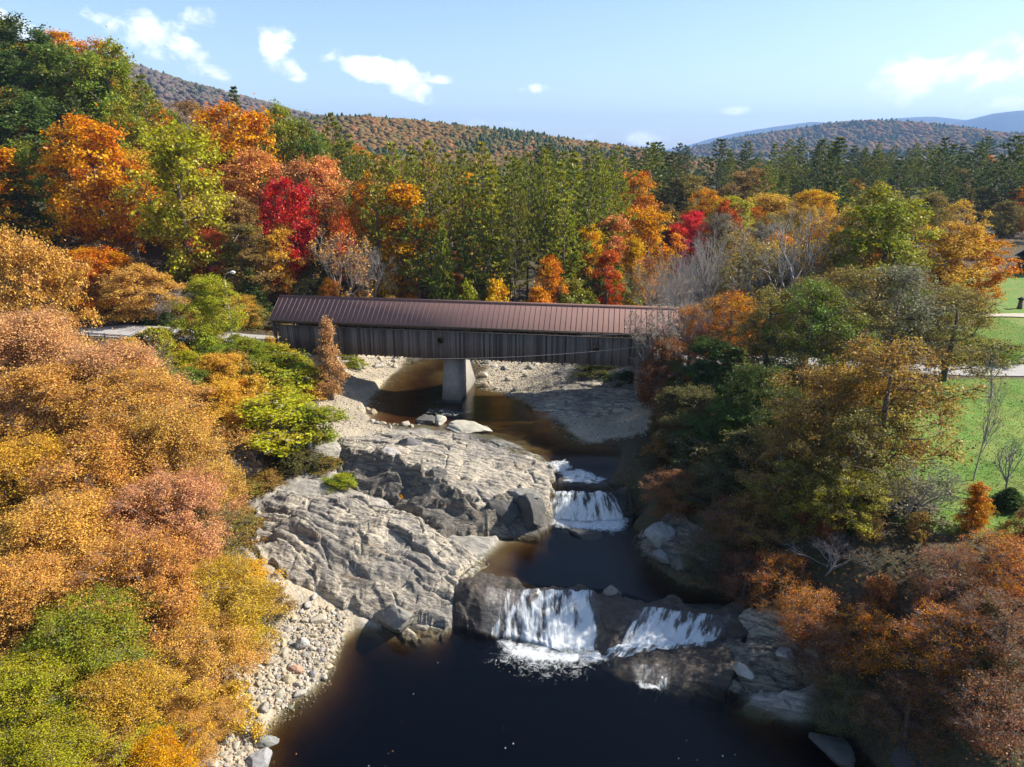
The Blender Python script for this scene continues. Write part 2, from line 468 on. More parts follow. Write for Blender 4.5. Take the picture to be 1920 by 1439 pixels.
def rock_mat(name, dark=1.0, brown=0.0, wet=.85):
    m, nt, N, out = mat(name)
    pos = N('NewGeometry').outputs['Position']
    mp = N('Mapping', Vector=N('Mapping', Vector=pos, Rotation=(0, 0, .38)), Scale=(.38, 2.6, 2.6))
    a = N('TexNoise', Vector=mp, Scale=1.6, Detail=9.0, Roughness=.7, Distortion=.6).outputs[0]
    big = N('TexNoise', Vector=pos, Scale=.30, Detail=5.0, Roughness=.6).outputs[0]
    fine = N('TexNoise', Vector=pos, Scale=9.0, Detail=5.0, Roughness=.75).outputs[0]
    k = dark * .86
    c = ramp(N, a, [(.32, (.06 * k, .055 * k, .052 * k)), (.42, (.19 * k, .17 * k, .145 * k)), (.50, (.40 * k, .345 * k, .265 * k)), (.57, (.68 * k, .595 * k, .455 * k)), (.68, (.28 * k, .22 * k, .155 * k))])
    c = mixc(N, ramp(N, big, [(.46, 0.0), (.62, .6)]), c, (.15 * k, .145 * k, .145 * k))
    c = mixc(N, ramp(N, fine, [(.55, 0.0), (.75, .6)]), c, (.10 * k, .09 * k, .08 * k))
    w = N('TexNoise', Vector=mp, Scale=.5, Detail=4.0, Roughness=.6).outputs[0]
    c = mixc(N, ramp(N, w, [(.6, 0.0), (.72, .45)]), c, (.34 * k, .19 * k, .08 * k))
    lich = N('TexNoise', Vector=pos, Scale=1.1, Detail=7.0, Roughness=.7).outputs[0]
    c = mixc(N, ramp(N, lich, [(.6, 0.0), (.7, .55)]), c, (.13, .14, .06))
    if brown: c = mixc(N, brown, c, (.05, .028, .016))
    h = math_(N, 'ADD', a, math_(N, 'MULTIPLY', fine, .45))
    b = N('Bump', Strength=.95, Distance=.16, Height=h)
    p = N('BsdfPrincipled', Base__Color=c, Roughness=wet, Normal=b)
    nt.links.new(p.outputs[0], out.inputs[0])
    return m


M['earth'] = ground_mat()
M['rock'] = rock_mat('ledge_rock')
M['shaded_grey_rock'] = rock_mat('shaded_grey_rock', .5)  # darker copy of the ledge rock, with shade put into its grey
M['wet_rock'] = rock_mat('wet_rock', .26, .5, .4)


def grid(x0, x1, y0, y1, step):
    nx, ny = int(round((x1 - x0) / step)) + 1, int(round((y1 - y0) / step)) + 1
    X, Y = np.meshgrid(np.linspace(x0, x1, nx), np.linspace(y0, y1, ny))
    i = np.arange(nx * ny).reshape(ny, nx)
    f = np.stack([i[:-1, :-1], i[:-1, 1:], i[1:, 1:], i[1:, :-1]], -1).reshape(-1, 4)
    return X.ravel(), Y.ravel(), f


NX0, NX1, NY0, NY1 = -62, 64, 16, 112
# outcrop outlines are needed for lowering the ground beneath them
OUT = []  # name, label, outline (px,py,z), inner control, material, amplitude


def set_ground_attrs(me, x, y, h, full=True):
    g, r, gr = masks(x, y)
    if full:
        bed = smooth(.1, -1.4, np.minimum(np.minimum(sdf(poly_low, x, y), sdf(poly_mid, x, y)), sdf(poly_up, x, y)))
        rx, ry = P(760, 800, 5.0)
        rust = np.exp(-(((x - rx) / 4.5) ** 2 + ((y - ry - 2.0) / 3.2) ** 2)) * .9 * smooth(5.25, 5.0, h)
    else:
        bed = np.zeros_like(x); rust = bed
    for n, v in (('m_gravel', g), ('m_rock', r), ('m_grass', gr), ('m_bed', bed), ('m_rust', rust)):
        attr(me, n, v)
# @@PART2
OUT += [
    ('rock_outcrop', 'large pale sloping bedrock slab beside the lower pool, running down to the main cascade', [(470, 1000, 4.6), (490, 950, 5.3), (520, 926, 5.7), (575, 930, 5.7), (640, 940, 5.3), (700, 938, 5.1), (760, 960, 4.8), (830, 1000, 4.0), (870, 1025, 3.2), (908, 1052, 2.35), (885, 1078, 2.4), (862, 1092, 2.3), (852, 1160, .4), (840, 1190, -.15), (790, 1196, -.2), (740, 1185, -.1), (700, 1165, .3), (660, 1130, 1.2), (600, 1105, 2.0), (540, 1075, 3.0), (500, 1045, 3.6)],
     [(600, 1000, 4.9), (700, 1000, 4.6), (800, 1030, 3.7), (620, 1060, 3.2), (720, 1080, 2.7), (800, 1100, 2.1), (760, 1140, 1.2), (560, 975, 5.4), (850, 1060, 2.7)], 'rock', 1.0),
    ('rock_outcrop', 'dark fronted bedrock ridge between the large pale slab and the upper grey slab', [(636, 846, 6.6), (690, 834, 7.8), (740, 852, 7.5), (800, 888, 6.8), (870, 928, 5.9), (918, 953, 4.7), (905, 985, 3.5), (870, 1002, 3.0), (830, 988, 3.9), (770, 948, 4.7), (720, 922, 5.0), (660, 908, 5.1), (638, 885, 5.4)],
     [(700, 878, 6.0), (780, 915, 5.3), (850, 958, 4.4), (700, 850, 7.4), (780, 890, 6.6), (850, 930, 5.7)], 'shaded_grey_rock', .9),
    ('rock_outcrop', 'broad flat grey bedrock slab at the pool below the bridge', [(630, 826, 5.6), (740, 812, 5.5), (850, 812, 5.25), (940, 834, 5.1), (1000, 846, 5.05), (1026, 866, 4.9), (1036, 905, 4.7), (1035, 935, 4.4), (1000, 950, 4.1), (930, 955, 4.4), (880, 928, 5.1), (800, 888, 5.9), (740, 857, 6.3), (690, 842, 6.5), (645, 845, 6.1)],
     [(800, 840, 6.0), (900, 870, 5.6), (980, 890, 5.2), (720, 825, 6.0)], 'rock', .6),
    ('rock_outcrop', 'smooth shaded rock slab on the right bank beneath the bridge', [(978, 748, 5.0), (1010, 736, 5.4), (1060, 720, 6.0), (1120, 708, 6.5), (1190, 708, 7.0), (1240, 740, 7.2), (1235, 768, 6.5), (1160, 762, 6.4), (1110, 778, 5.6), (1040, 784, 5.0), (1000, 772, 4.9)],
     [(1080, 745, 6.2), (1160, 735, 6.7)], 'rock', .45),
    ('rock_outcrop', 'grey jointed rock mass on the right shore of the middle pool', [(1200, 1005, 2.5), (1213, 978, 3.9), (1255, 962, 4.9), (1310, 980, 5.2), (1350, 1030, 4.6), (1380, 1085, 3.2), (1330, 1096, 2.4), (1270, 1082, 2.2), (1215, 1050, 2.2)],
     [(1250, 1010, 4.1), (1300, 1040, 3.9)], 'shaded_grey_rock', 1.1),
    ('rock_outcrop', 'pale rounded rock beside the right end of the lower falls', [(1366, 1150, 2.2), (1400, 1126, 2.9), (1450, 1136, 3.2), (1492, 1165, 3.0), (1486, 1205, 1.7), (1430, 1208, 1.1), (1382, 1190, 1.0)],
     [(1430, 1165, 2.6)], 'rock', .5),
    ('rock_outcrop', 'broken grey rocks below the rounded pale rock on the right shore', [(1345, 1205, .7), (1400, 1200, 1.5), (1500, 1205, 2.5), (1545, 1260, 2.0), (1515, 1312, -.1), (1430, 1302, -.15), (1355, 1292, -.2)],
     [(1440, 1250, 1.4)], 'shaded_grey_rock', 1.0),
    ('rock_outcrop', 'pale rock face showing beside the shrubs above the left bank', [(385, 870, 6.6), (430, 838, 7.4), (480, 832, 7.2), (492, 880, 6.0), (480, 915, 5.4), (400, 915, 5.5)], [(440, 870, 6.7)], 'rock', 1.0),
    ('rock_ledge', 'wet brown rock ledge under the lower falls', [(856, 1088, 2.4), (900, 1076, 2.75), (950, 1088, 2.5), (1000, 1098, 2.42), (1060, 1102, 2.40), (1125, 1104, 2.42), (1145, 1098, 2.6), (1180, 1116, 2.5), (1210, 1124, 2.42), (1300, 1130, 2.42), (1392, 1130, 2.6), (1402, 1180, 1.6), (1368, 1198, 1.0), (1375, 1260, .6), (1350, 1302, -.25), (1240, 1294, -.25), (1180, 1268, -.2), (1120, 1238, -.2), (1050, 1228, -.25), (960, 1204, -.25), (925, 1192, -.2), (880, 1187, -.1), (853, 1168, .3)],
     [(1000, 1118, 2.25), (1060, 1122, 2.25), (1112, 1124, 2.25), (1000, 1163, .95), (1060, 1158, 1.2), (1115, 1158, 1.2), (1060, 1172, 1.05), (1115, 1172, 1.05), (1000, 1188, .35), (960, 1182, .25), (1110, 1210, .1), (1060, 1208, .05), (1140, 1150, 1.7), (1150, 1190, 1.1), (1160, 1218, .7), (1210, 1148, 2.2), (1250, 1148, 2.2), (1340, 1152, 2.0),
      (1190, 1207, .85), (1260, 1206, .85), (1325, 1203, .85), (1200, 1236, .6), (1300, 1236, .6), (1250, 1262, .25), (900, 1130, 1.8), (880, 1108, 2.3), (890, 1165, .5), (930, 1130, 1.7)], 'wet_rock', .35),
    ('rock_ledge', 'dark wet rock step under the upper falls', [(995, 900, 4.6), (1050, 904, 4.25), (1110, 906, 4.25), (1175, 912, 4.6), (1190, 948, 3.3), (1188, 974, 1.9), (1130, 976, 1.9), (1060, 970, 1.9), (1010, 962, 2.1), (1000, 938, 3.6)],
     [(1050, 926, 4.22), (1090, 928, 4.22), (1135, 931, 4.22), (1045, 950, 2.5), (1090, 954, 2.5), (1140, 957, 2.5)], 'wet_rock', .25),
    ('rock_outcrop', 'shaded bedrock between the dark boulders and the upper falls', [(895, 965, 4.0), (950, 935, 4.8), (1012, 925, 4.8), (1034, 945, 3.4), (1046, 985, 2.2), (1010, 1008, 2.1), (945, 1012, 2.2), (900, 1008, 2.5)],
     [(950, 970, 3.7), (995, 965, 3.6)], 'shaded_grey_rock', .8),
]
outs = []
for nm, lab, outline, inner, mt, amp in OUT:
    poly = PP(outline)
    pts = [(*P(a, b, z), z) for a, b, z in outline + inner]
    outs.append((nm, lab, poly, RBF(pts, .05), mt, amp))


def out_height(i, x, y):
    nm, lab, poly, f, mt, amp = outs[i]
    d = sdf(poly, x, y)
    wob = .75 * fbm(x * .6, y * .6, 120 + i, 4) + .5 * (blocks(x / 1.6 + i, y / 1.3, 301)[0]) * (mt != 'wet_rock')
    d2 = d + wob
    e = smooth(.15, -.55, d2)
    h = f(x, y) + strata(x, y, amp) * (.25 + .75 * e) + .05 * fbm(x * 3, y * 3, 140 + i, 3) + .05 * e
    if mt == 'wet_rock':
        h = f(x, y) + amp * strata(x, y) * .5 + .12 * fbm(x * 1.7, y * 1.7, 150 + i, 4) - .02
    skirt = np.where(d2 > 0, -1.4 * d2 - 1.2 * smooth(0, .5, d2), 0)
    return h + skirt, d2


for i, (nm, lab, poly, f, mt, amp) in enumerate(outs):
    p = np.array(poly)
    X, Y, fc = grid(p[:, 0].min() - 1.4, p[:, 0].max() + 1.4, p[:, 1].min() - 1.4, p[:, 1].max() + 1.4, .075)
    Z, d2 = out_height(i, X, Y)
    keep = (d2[fc] < 1.0).any(1)
    fc = fc[keep]
    u, inv = np.unique(fc, return_inverse=True)
    me = new_mesh(nm, np.stack([X[u], Y[u], Z[u]], 1), inv.reshape(-1, 4), [M[mt]], True)
    tag(link(nm, me), lab, 'rock')

# ---- near ground
X, Y, fc = grid(NX0, NX1, NY0, NY1, .3)
Z = ground(X, Y)
for i, o in enumerate(outs):
    d = sdf(o[2], X, Y)
    w = smooth(2.2, .5, d) if o[4] == 'wet_rock' else smooth(.5, -.9, d)
    Z = Z * (1 - w) + np.minimum(Z, o[3](X, Y) - .9) * w
g_, r_, gr_ = masks(X, Y)
Z = Z + r_ * .55 * strata(X, Y) * smooth(-.2, 1.5, np.minimum(np.minimum(sdf(poly_low, X, Y), sdf(poly_mid, X, Y)), sdf(poly_up, X, Y)))
Z += g_ * .05 * fbm(X * 1.8, Y * 1.8, 21, 3)
gx = np.linspace(NX0, NX1, int(round((NX1 - NX0) / .3)) + 1); gy = np.linspace(NY0, NY1, int(round((NY1 - NY0) / .3)) + 1)
ZG = Z.reshape(len(gy), len(gx))
me = new_mesh('ground', np.stack([X, Y, Z], 1), fc, [M['earth']], True)
set_ground_attrs(me, X, Y, Z)
tag(link('ground', me), 'river banks with gravel, leaf litter, lawn and bedrock', 'ground', kind='structure')


def gz(x, y):
    """ground height anywhere"""
    x = np.asarray(x, float); y = np.asarray(y, float)
    fx = np.clip((x - NX0) / (gx[1] - gx[0]), 0, len(gx) - 1.001); fy = np.clip((y - NY0) / (gy[1] - gy[0]), 0, len(gy) - 1.001)
    i, j = fx.astype(int), fy.astype(int); a, b = fx - i, fy - j
    near = (ZG[j, i] * (1 - a) + ZG[j, i + 1] * a) * (1 - b) + (ZG[j + 1, i] * (1 - a) + ZG[j + 1, i + 1] * a) * b
    inn = (x > NX0) & (x < NX1) & (y > NY0) & (y < NY1)
    return np.where(inn, near, np.clip(land(x, y), -3, 95))


# ---- wider valley floor
X, Y, fc = grid(-270, 342, -44, 424, 6)
Z = np.clip(land(X, Y), -3, 95) + .8 * fbm(X * .05, Y * .05, 5, 3)
inn = (X > NX0 + 2) & (X < NX1 - 2) & (Y > NY0 + 2) & (Y < NY1 - 2)
edge = (X > NX0 - 7) & (X < NX1 + 7) & (Y > NY0 - 7) & (Y < NY1 + 7)
Z = np.where(edge, np.clip(land(X, Y), -3, 95) - .35, Z)
fc = fc[~inn[fc].all(1)]
me = new_mesh('valley_floor', np.stack([X, Y, Z], 1), fc, [M['earth']], True)
set_ground_attrs(me, X, Y, Z, False)
tag(link('valley_floor', me), 'forest floor of the valley around the river', 'ground', kind='structure')

# ---- far ground and hills: one sheet, skylines taken as real ridges at their own distances
RIDGES = [
    (1400, 420, [(-900, -60), (-400, 30), (0, 86), (130, 100), (215, 118), (330, 156), (450, 188), (560, 218), (700, 244), (900, 268), (1100, 292), (1300, 320)]),
    (780, 210, [(-400, 330), (200, 300), (420, 262), (560, 236), (620, 227), (700, 228), (800, 237), (900, 248), (1000, 260), (1100, 274), (1180, 285), (1270, 300), (1400, 330)]),
    (2600, 700, [(1150, 320), (1240, 304), (1330, 286), (1400, 266), (1500, 248), (1580, 235), (1640, 233), (1700, 238), (1800, 255), (1870, 269), (1950, 282), (2100, 290), (2400, 320)]),
    (8800, 1200, [(1150, 330), (1250, 292), (1300, 276), (1350, 259), (1400, 247), (1460, 237), (1520, 229), (1600, 234), (1680, 222), (1740, 219), (1800, 226), (1900, 232), (2100, 240), (2500, 260)]),
    (7300, 900, [(1600, 330), (1760, 262), (1800, 240), (1840, 222), (1880, 211), (1920, 207), (1990, 214), (2100, 240), (2300, 290)]),
]


def far_height(x, y):
    base = 14 + np.zeros_like(x)
    lm = np.clip(land(x, y), -3, 95)
    base = base + (lm - base) * smooth(620, 400, y)
    h = base
    for Yr, w, pts in RIDGES:
        xs, zs = [], []
        for a, b in pts:
            xx, zz = PY(a, b, Yr); xs.append(xx); zs.append(zz)
        # follow the sight line so that the ridge keeps its own outline
        zr = np.interp(x, xs, zs, left=zs[0] if zs[0] < 200 else zs[0], right=zs[-1])
        t = (y - Yr) / w
        prof = np.where(t < 0, smooth(-1.6, 0, t), smooth(2.4, 0, t))
        bump = 1 + .05 * fbm(x / w * 3, y / w * 3, int(Yr), 4)
        h = np.maximum(h, base + (zr - base) * prof * np.where(prof < .97, bump, 1))
    return h


th = np.tan(np.radians(np.linspace(-44, 44, 420)))
yy = np.exp(np.linspace(math.log(405), math.log(12300), 205))
Yg, Tg = np.meshgrid(yy, th, indexing='ij')
Xg = Yg * Tg
Zg = far_height(Xg.ravel(), Yg.ravel())
i = np.arange(Xg.size).reshape(Xg.shape)
fc = np.stack([i[:-1, :-1], i[:-1, 1:], i[1:, 1:], i[1:, :-1]], -1).reshape(-1, 4)


def hill_mat(stops):
    m, nt, N, out = mat('wooded_slope')
    pos = N('NewGeometry').outputs['Position']
    n = N('TexNoise', Vector=pos, Scale=.03, Detail=9.0, Roughness=.75).outputs[0]
    c = ramp(N, n, stops)
    b = N('Bump', Strength=1.0, Distance=8.0, Height=n)
    p = N('BsdfPrincipled', Base__Color=c, Roughness=1.0, Normal=b)
    nt.links.new(p.outputs[0], out.inputs[0])
    return m


M['slope'] = hill_mat([(.35, (.04, .05, .03)), (.5, (.08, .07, .045)), (.6, (.13, .085, .055)), (.7, (.07, .075, .04))])
M['darkened_slope'] = hill_mat([(.3, (.012, .022, .014)), (.5, (.02, .03, .018)), (.65, (.045, .04, .03)), (.8, (.02, .03, .018))])  # mountain tone darkened so the haze in front reads bluer
cell_y = Yg.ravel()[fc].mean(1)
for nm, k, mt, lab in (('hills', cell_y < 3750, 'slope', 'wooded hills beyond the valley'), ('mountains', cell_y >= 3750, 'darkened_slope', 'far blue mountains on the horizon, dark toned to deepen the haze')):
    u, inv = np.unique(fc[k], return_inverse=True)
    me = new_mesh(nm, np.stack([Xg.ravel()[u], Yg.ravel()[u], Zg[u]], 1), inv.reshape(-1, 4), [M[mt]], True)
    tag(link(nm, me), lab, 'hills', kind='structure')

# tree cover on the far slopes: nobody could count it
fh_cache = {}


def canopy(name, n, y0, y1, size, seed, label, conf=.30, pal=None, dens=None):
    g = np.random.default_rng(seed)
    y = np.exp(g.uniform(math.log(y0), math.log(y1), n)); x = y * np.tan(np.radians(g.uniform(-41, 41, n)))
    z = far_height(x, y)
    keep = g.uniform(size=n) < 1.0
    if dens is not None: keep &= dens(x, y, z)
    x, y, z = x[keep], y[keep], z[keep]; n = len(x)
    con = fbm(x / 90, y / 90, seed, 3) + g.normal(0, .22, n) > conf
    r = size * g.uniform(.7, 1.3, n) * (1 + y / 5000); r = np.where(con, r, r * 1.3); hgt = np.where(con, r * 2.1, r * 1.15) * g.uniform(.8, 1.25, n)
    k = 7
    a = np.arange(k) * 2 * math.pi / k
    V = []
    rings = [(0.12, .0), (.35, 1.0), (.72, .72), (1.0, .0)]
    vs = np.zeros((n, 3 * k + 1, 3))
    for ri, (hz, rr) in enumerate([(.1, .55), (.42, 1.0), (.78, .66)]):
        rrr = np.where(con, [.95, .7, .34][ri], rr)
        jit = g.uniform(.65, 1.25, (n, k))
        vs[:, ri * k:(ri + 1) * k, 0] = x[:, None] + r[:, None] * rrr[:, None] * jit * np.cos(a + ri * .5)
        vs[:, ri * k:(ri + 1) * k, 1] = y[:, None] + r[:, None] * rrr[:, None] * jit * np.sin(a + ri * .5)
        vs[:, ri * k:(ri + 1) * k, 2] = z[:, None] + hgt[:, None] * (hz + g.uniform(-.09, .09, (n, k)))
    vs[:, -1] = np.stack([x, y, z + hgt], 1)
    q, t = [], []
    for ri in range(2):
        for j in range(k): q.append((ri * k + j, ri * k + (j + 1) % k, (ri + 1) * k + (j + 1) % k, (ri + 1) * k + j))
    for j in range(k): t.append((2 * k + j, 2 * k + (j + 1) % k, 3 * k))
    off = (np.arange(n) * (3 * k + 1))[:, None, None]
    q = (np.array(q)[None] + off).reshape(-1, 4); t = (np.array(t)[None] + off).reshape(-1, 3)
    pal = np.array(pal)
    ci = g.integers(0, len(pal), n)
    zone = fbm(x / 140, y / 140, seed + 9, 3) + g.normal(0, .25, n)
    srt = np.clip(((zone + .6) / 1.2 * len(pal)).astype(int), 0, len(pal) - 1)
    col = pal[np.where(g.uniform(size=n) < .5, srt, ci)] * g.uniform(.8, 1.2, (n, 1))
    col = col * .52 + col.mean(0) * .48
    col = np.where(con[:, None], np.array([[.058, .072, .034]]) * g.uniform(.75, 1.3, (n, 1)), col)
    me = new_mesh(name, vs.reshape(-1, 3), [q, t], [M['far_leaf']])
    c4 = np.ones((n, 3 * k + 1, 4)); c4[:, :, :3] = col[:, None]
    attr(me, 'tint', c4.reshape(-1, 4), 'FLOAT_COLOR')
    return tag(link(name, me), label, 'forest', kind='stuff')


m, nt, N, out = mat('far_canopy')
at = N('Attribute', _attribute_name='tint')
rnd = N('TexNoise', Vector=N('NewGeometry').outputs['Position'], Scale=.6, Detail=3.0).outputs[0]
v = math_(N, 'MULTIPLY_ADD', rnd, 1.4); nt.nodes[-1].inputs[2].default_value = .3
c = N('HueSaturation', Value=v, Color=at.outputs['Color']).outputs[0]
d = N('BsdfDiffuse', Color=c)
nt.links.new(d.outputs[0], out.inputs[0])
M['far_leaf'] = m
PAL_HILL = [(.06, .08, .03), (.10, .10, .035), (.15, .11, .04), (.22, .11, .04), (.27, .10, .045), (.16, .10, .055), (.08, .085, .035)]
PAL_GREY = [(.10, .085, .075), (.14, .105, .09), (.11, .095, .065), (.17, .10, .08), (.08, .085, .05)]
canopy('forest', 44000, 425, 1050, 2.25, 5, 'autumn woods on the low ridge beyond the pines', pal=PAL_HILL)
canopy('forest', 22000, 900, 1650, 3.6, 6, 'bare greyish woods on the long left hillside', conf=.46, pal=PAL_GREY, dens=lambda x, y, z: (x < 100) & (z > 30))
canopy('forest', 18000, 1700, 3100, 4.6, 7, 'mixed autumn woods on the round hill at right', pal=PAL_HILL, dens=lambda x, y, z: (x > 100) & (z > 16))

# ------------------------------------------------------------------ water
def water_mat():
    m, nt, N, out = mat('river_water')
    pos = N('NewGeometry').outputs['Position']
    mp = N('Mapping', Vector=pos, Scale=(1, .7, 1))
    a = N('TexNoise', Vector=mp, Scale=1.6, Detail=5.0, Roughness=.6).outputs[0]
    b2 = N('TexNoise', Vector=mp, Scale=6.0, Detail=3.0, Roughness=.6).outputs[0]
    h = math_(N, 'ADD', a, math_(N, 'MULTIPLY', b2, .3))
    b = N('Bump', Strength=.34, Distance=.12, Height=h)
    dt = N('VectorMath', _operation='DOT_PRODUCT', i0=N('NewGeometry').outputs['Incoming'], i1=b)
    fr = math_(N, 'MULTIPLY_ADD', math_(N, 'POWER', math_(N, 'SUBTRACT', 1.0, math_(N, 'ABSOLUTE', dt.outputs['Value']), True), 5.0), .98); nt.nodes[-1].inputs[2].default_value = .02
    tr = N('BsdfTransparent', Color=(.92, .95, .92, 1))
    gl = N('BsdfGlossy', Color=(1, 1, 1, 1), Roughness=.04, Normal=b)
    w = N('MixShader', i0=fr, i1=tr, i2=gl)
    fo = N('Attribute', _attribute_name='foam').outputs['Fac']
    n = N('TexNoise', Vector=pos, Scale=1.7, Detail=10.0, Roughness=.75, Distortion=1.2).outputs[0]
    n = math_(N, 'MULTIPLY_ADD', math_(N, 'SUBTRACT', n, .5), 1.8); nt.nodes[-1].inputs[2].default_value = .5
    f = math_(N, 'ADD', fo, math_(N, 'SUBTRACT', n, .5))
    f = math_(N, 'MULTIPLY', math_(N, 'SUBTRACT', f, .46), 1.9, True)
    f = math_(N, 'MULTIPLY', f, math_(N, 'GREATER_THAN', fo, .02))
    dn = N('Bump', Strength=.8, Distance=.25, Height=n)
    wd = N('BsdfDiffuse', Color=(.82, .86, .88, 1), Normal=dn)
    mx = N('MixShader', i0=f, i1=w, i2=wd)
    nt.links.new(mx.outputs[0], out.inputs[0])
    ab = N('VolumeAbsorption', Color=(.40, .26, .07, 1), Density=1.25)
    nt.links.new(ab.outputs[0], out.inputs['Volume'])
    return m


M['water'] = water_mat()


def water_body(name, label, poly, level, foam_polys, grow=1.6, cut=None, step=.3):
    p = np.array(poly)
    X, Y, fc = grid(p[:, 0].min() - 2, p[:, 0].max() + 2, p[:, 1].min() - 2, p[:, 1].max() + 2, step)
    d = sdf(poly, X, Y)
    ok = d < grow
    if cut is not None: ok &= cut(X, Y, d)
    fc = fc[ok[fc].all(1)]
    u, inv = np.unique(fc, return_inverse=True); fc = inv.reshape(-1, 4); x, y = X[u], Y[u]
    z = level(x, y) if callable(level) else np.full(len(x), level)
    foam = np.zeros(len(x))
    for fp, st, w in foam_polys:
        foam = np.maximum(foam, st * smooth(w, -w * .6, sdf(fp, x, y)))
    z = z + foam * .16 * (fbm(x * 1.5, y * 1.5, 77, 3) + .4) + .006 * fbm(x * 1.2, y * 1.2, 78, 2)
    n = len(x)
    e = np.concatenate([fc[:, [0, 1]], fc[:, [1, 2]], fc[:, [2, 3]], fc[:, [3, 0]]])
    key = np.sort(e, 1); _, idx, cnt = np.unique(key[:, 0].astype(np.int64) * n + key[:, 1], return_index=True, return_counts=True)
    be = e[idx[cnt == 1]]
    side = np.stack([be[:, 1], be[:, 0], be[:, 0] + n, be[:, 1] + n], 1)
    V = np.concatenate([np.stack([x, y, z], 1), np.stack([x, y, z - 3.4], 1)])
    me = new_mesh(name, V, np.concatenate([fc, fc[:, ::-1] + n, side]), [M['water']])
    attr(me, 'foam', np.concatenate([foam, np.zeros(n)]))
    return tag(link(name, me), label, 'water', kind='structure')


W = lambda l, z: PP([(a, b, z) for a, b in l])
water_body('water', 'dark deep pool below the lower falls', poly_low, LOW,
           [(W([(940, 1205), (1060, 1222), (1130, 1225), (1180, 1222), (1140, 1238), (1060, 1244), (985, 1240), (950, 1222)], 0), .95, 1.2), (W([(945, 1215), (1130, 1235), (1090, 1262), (1000, 1266), (930, 1235)], 0), .62, 3.0), (W([(1192, 1278), (1240, 1286), (1235, 1296), (1195, 1288)], 0), .8, .35)])
cm = CREST
water_body('water', 'still middle pool between the two falls', poly_mid, MID,
           [(W([(1014, 966), (1090, 970), (1150, 970), (1182, 974), (1165, 996), (1100, 996), (1030, 984)], MID), .95, 1.0), (W([(1120, 985), (1160, 975), (1150, 1010)], MID), .65, .8)],
           cut=lambda x, y, d: y > np.interp(x, cm[:, 0], cm[:, 1]))
cu = P(1090, 930, 4.3)[1]
water_body('water', 'shallow amber river flowing under the bridge', poly_up, lambda x, y: level_up(x, y),
           [(W([(1022, 866), (1060, 862), (1075, 874), (1040, 880)], 4.9), .8, .7), (W([(1050, 880), (1090, 878), (1140, 893), (1120, 900), (1060, 897)], 4.7), .85, .7),
            (W([(800, 765), (850, 768), (880, 776), (850, 782), (800, 775)], UP), .5, .7), (W([(818, 748), (870, 752), (860, 762), (815, 758)], UP), .4, .8)],
           cut=lambda x, y, d: y > cu)


def fall_mat():
    m, nt, N, out = mat('falling_water')
    uv = N('Attribute', _attribute_name='flow').outputs['Vector']
    mp = N('Mapping', Vector=uv, Scale=(3.4, .62, 1))
    a = N('TexNoise', Vector=mp, Scale=1.0, Detail=9.0, Roughness=.74, Distortion=.9).outputs[0]
    mp2 = N('Mapping', Vector=uv, Scale=(1.5, .45, 1))
    b = N('TexNoise', Vector=mp2, Scale=1.0, Detail=3.0).outputs[0]
    st = N('Attribute', _attribute_name='foam').outputs['Fac']
    f = math_(N, 'ADD', math_(N, 'ADD', a, math_(N, 'MULTIPLY', b, 1.5)), math_(N, 'SUBTRACT', st, 1.68))
    f = math_(N, 'MULTIPLY', f, 4.2, True)
    bp = N('Bump', Strength=.9, Distance=.15, Height=a)
    d = N('BsdfDiffuse', Color=(.84, .88, .9, 1), Normal=bp)
    tl = N('BsdfTranslucent', Color=(.84, .88, .9, 1))
    w = N('MixShader', i0=.25, i1=d, i2=tl)
    t = N('BsdfTransparent', Color=(.9, .9, .9, 1))
    g = N('BsdfGlossy', Roughness=.12, Normal=bp)
    t2 = N('MixShader', i0=.07, i1=t, i2=g)
    mx = N('MixShader', i0=f, i1=t2, i2=w)
    nt.links.new(mx.outputs[0], out.inputs[0])
    return m


M['fall'] = fall_mat()


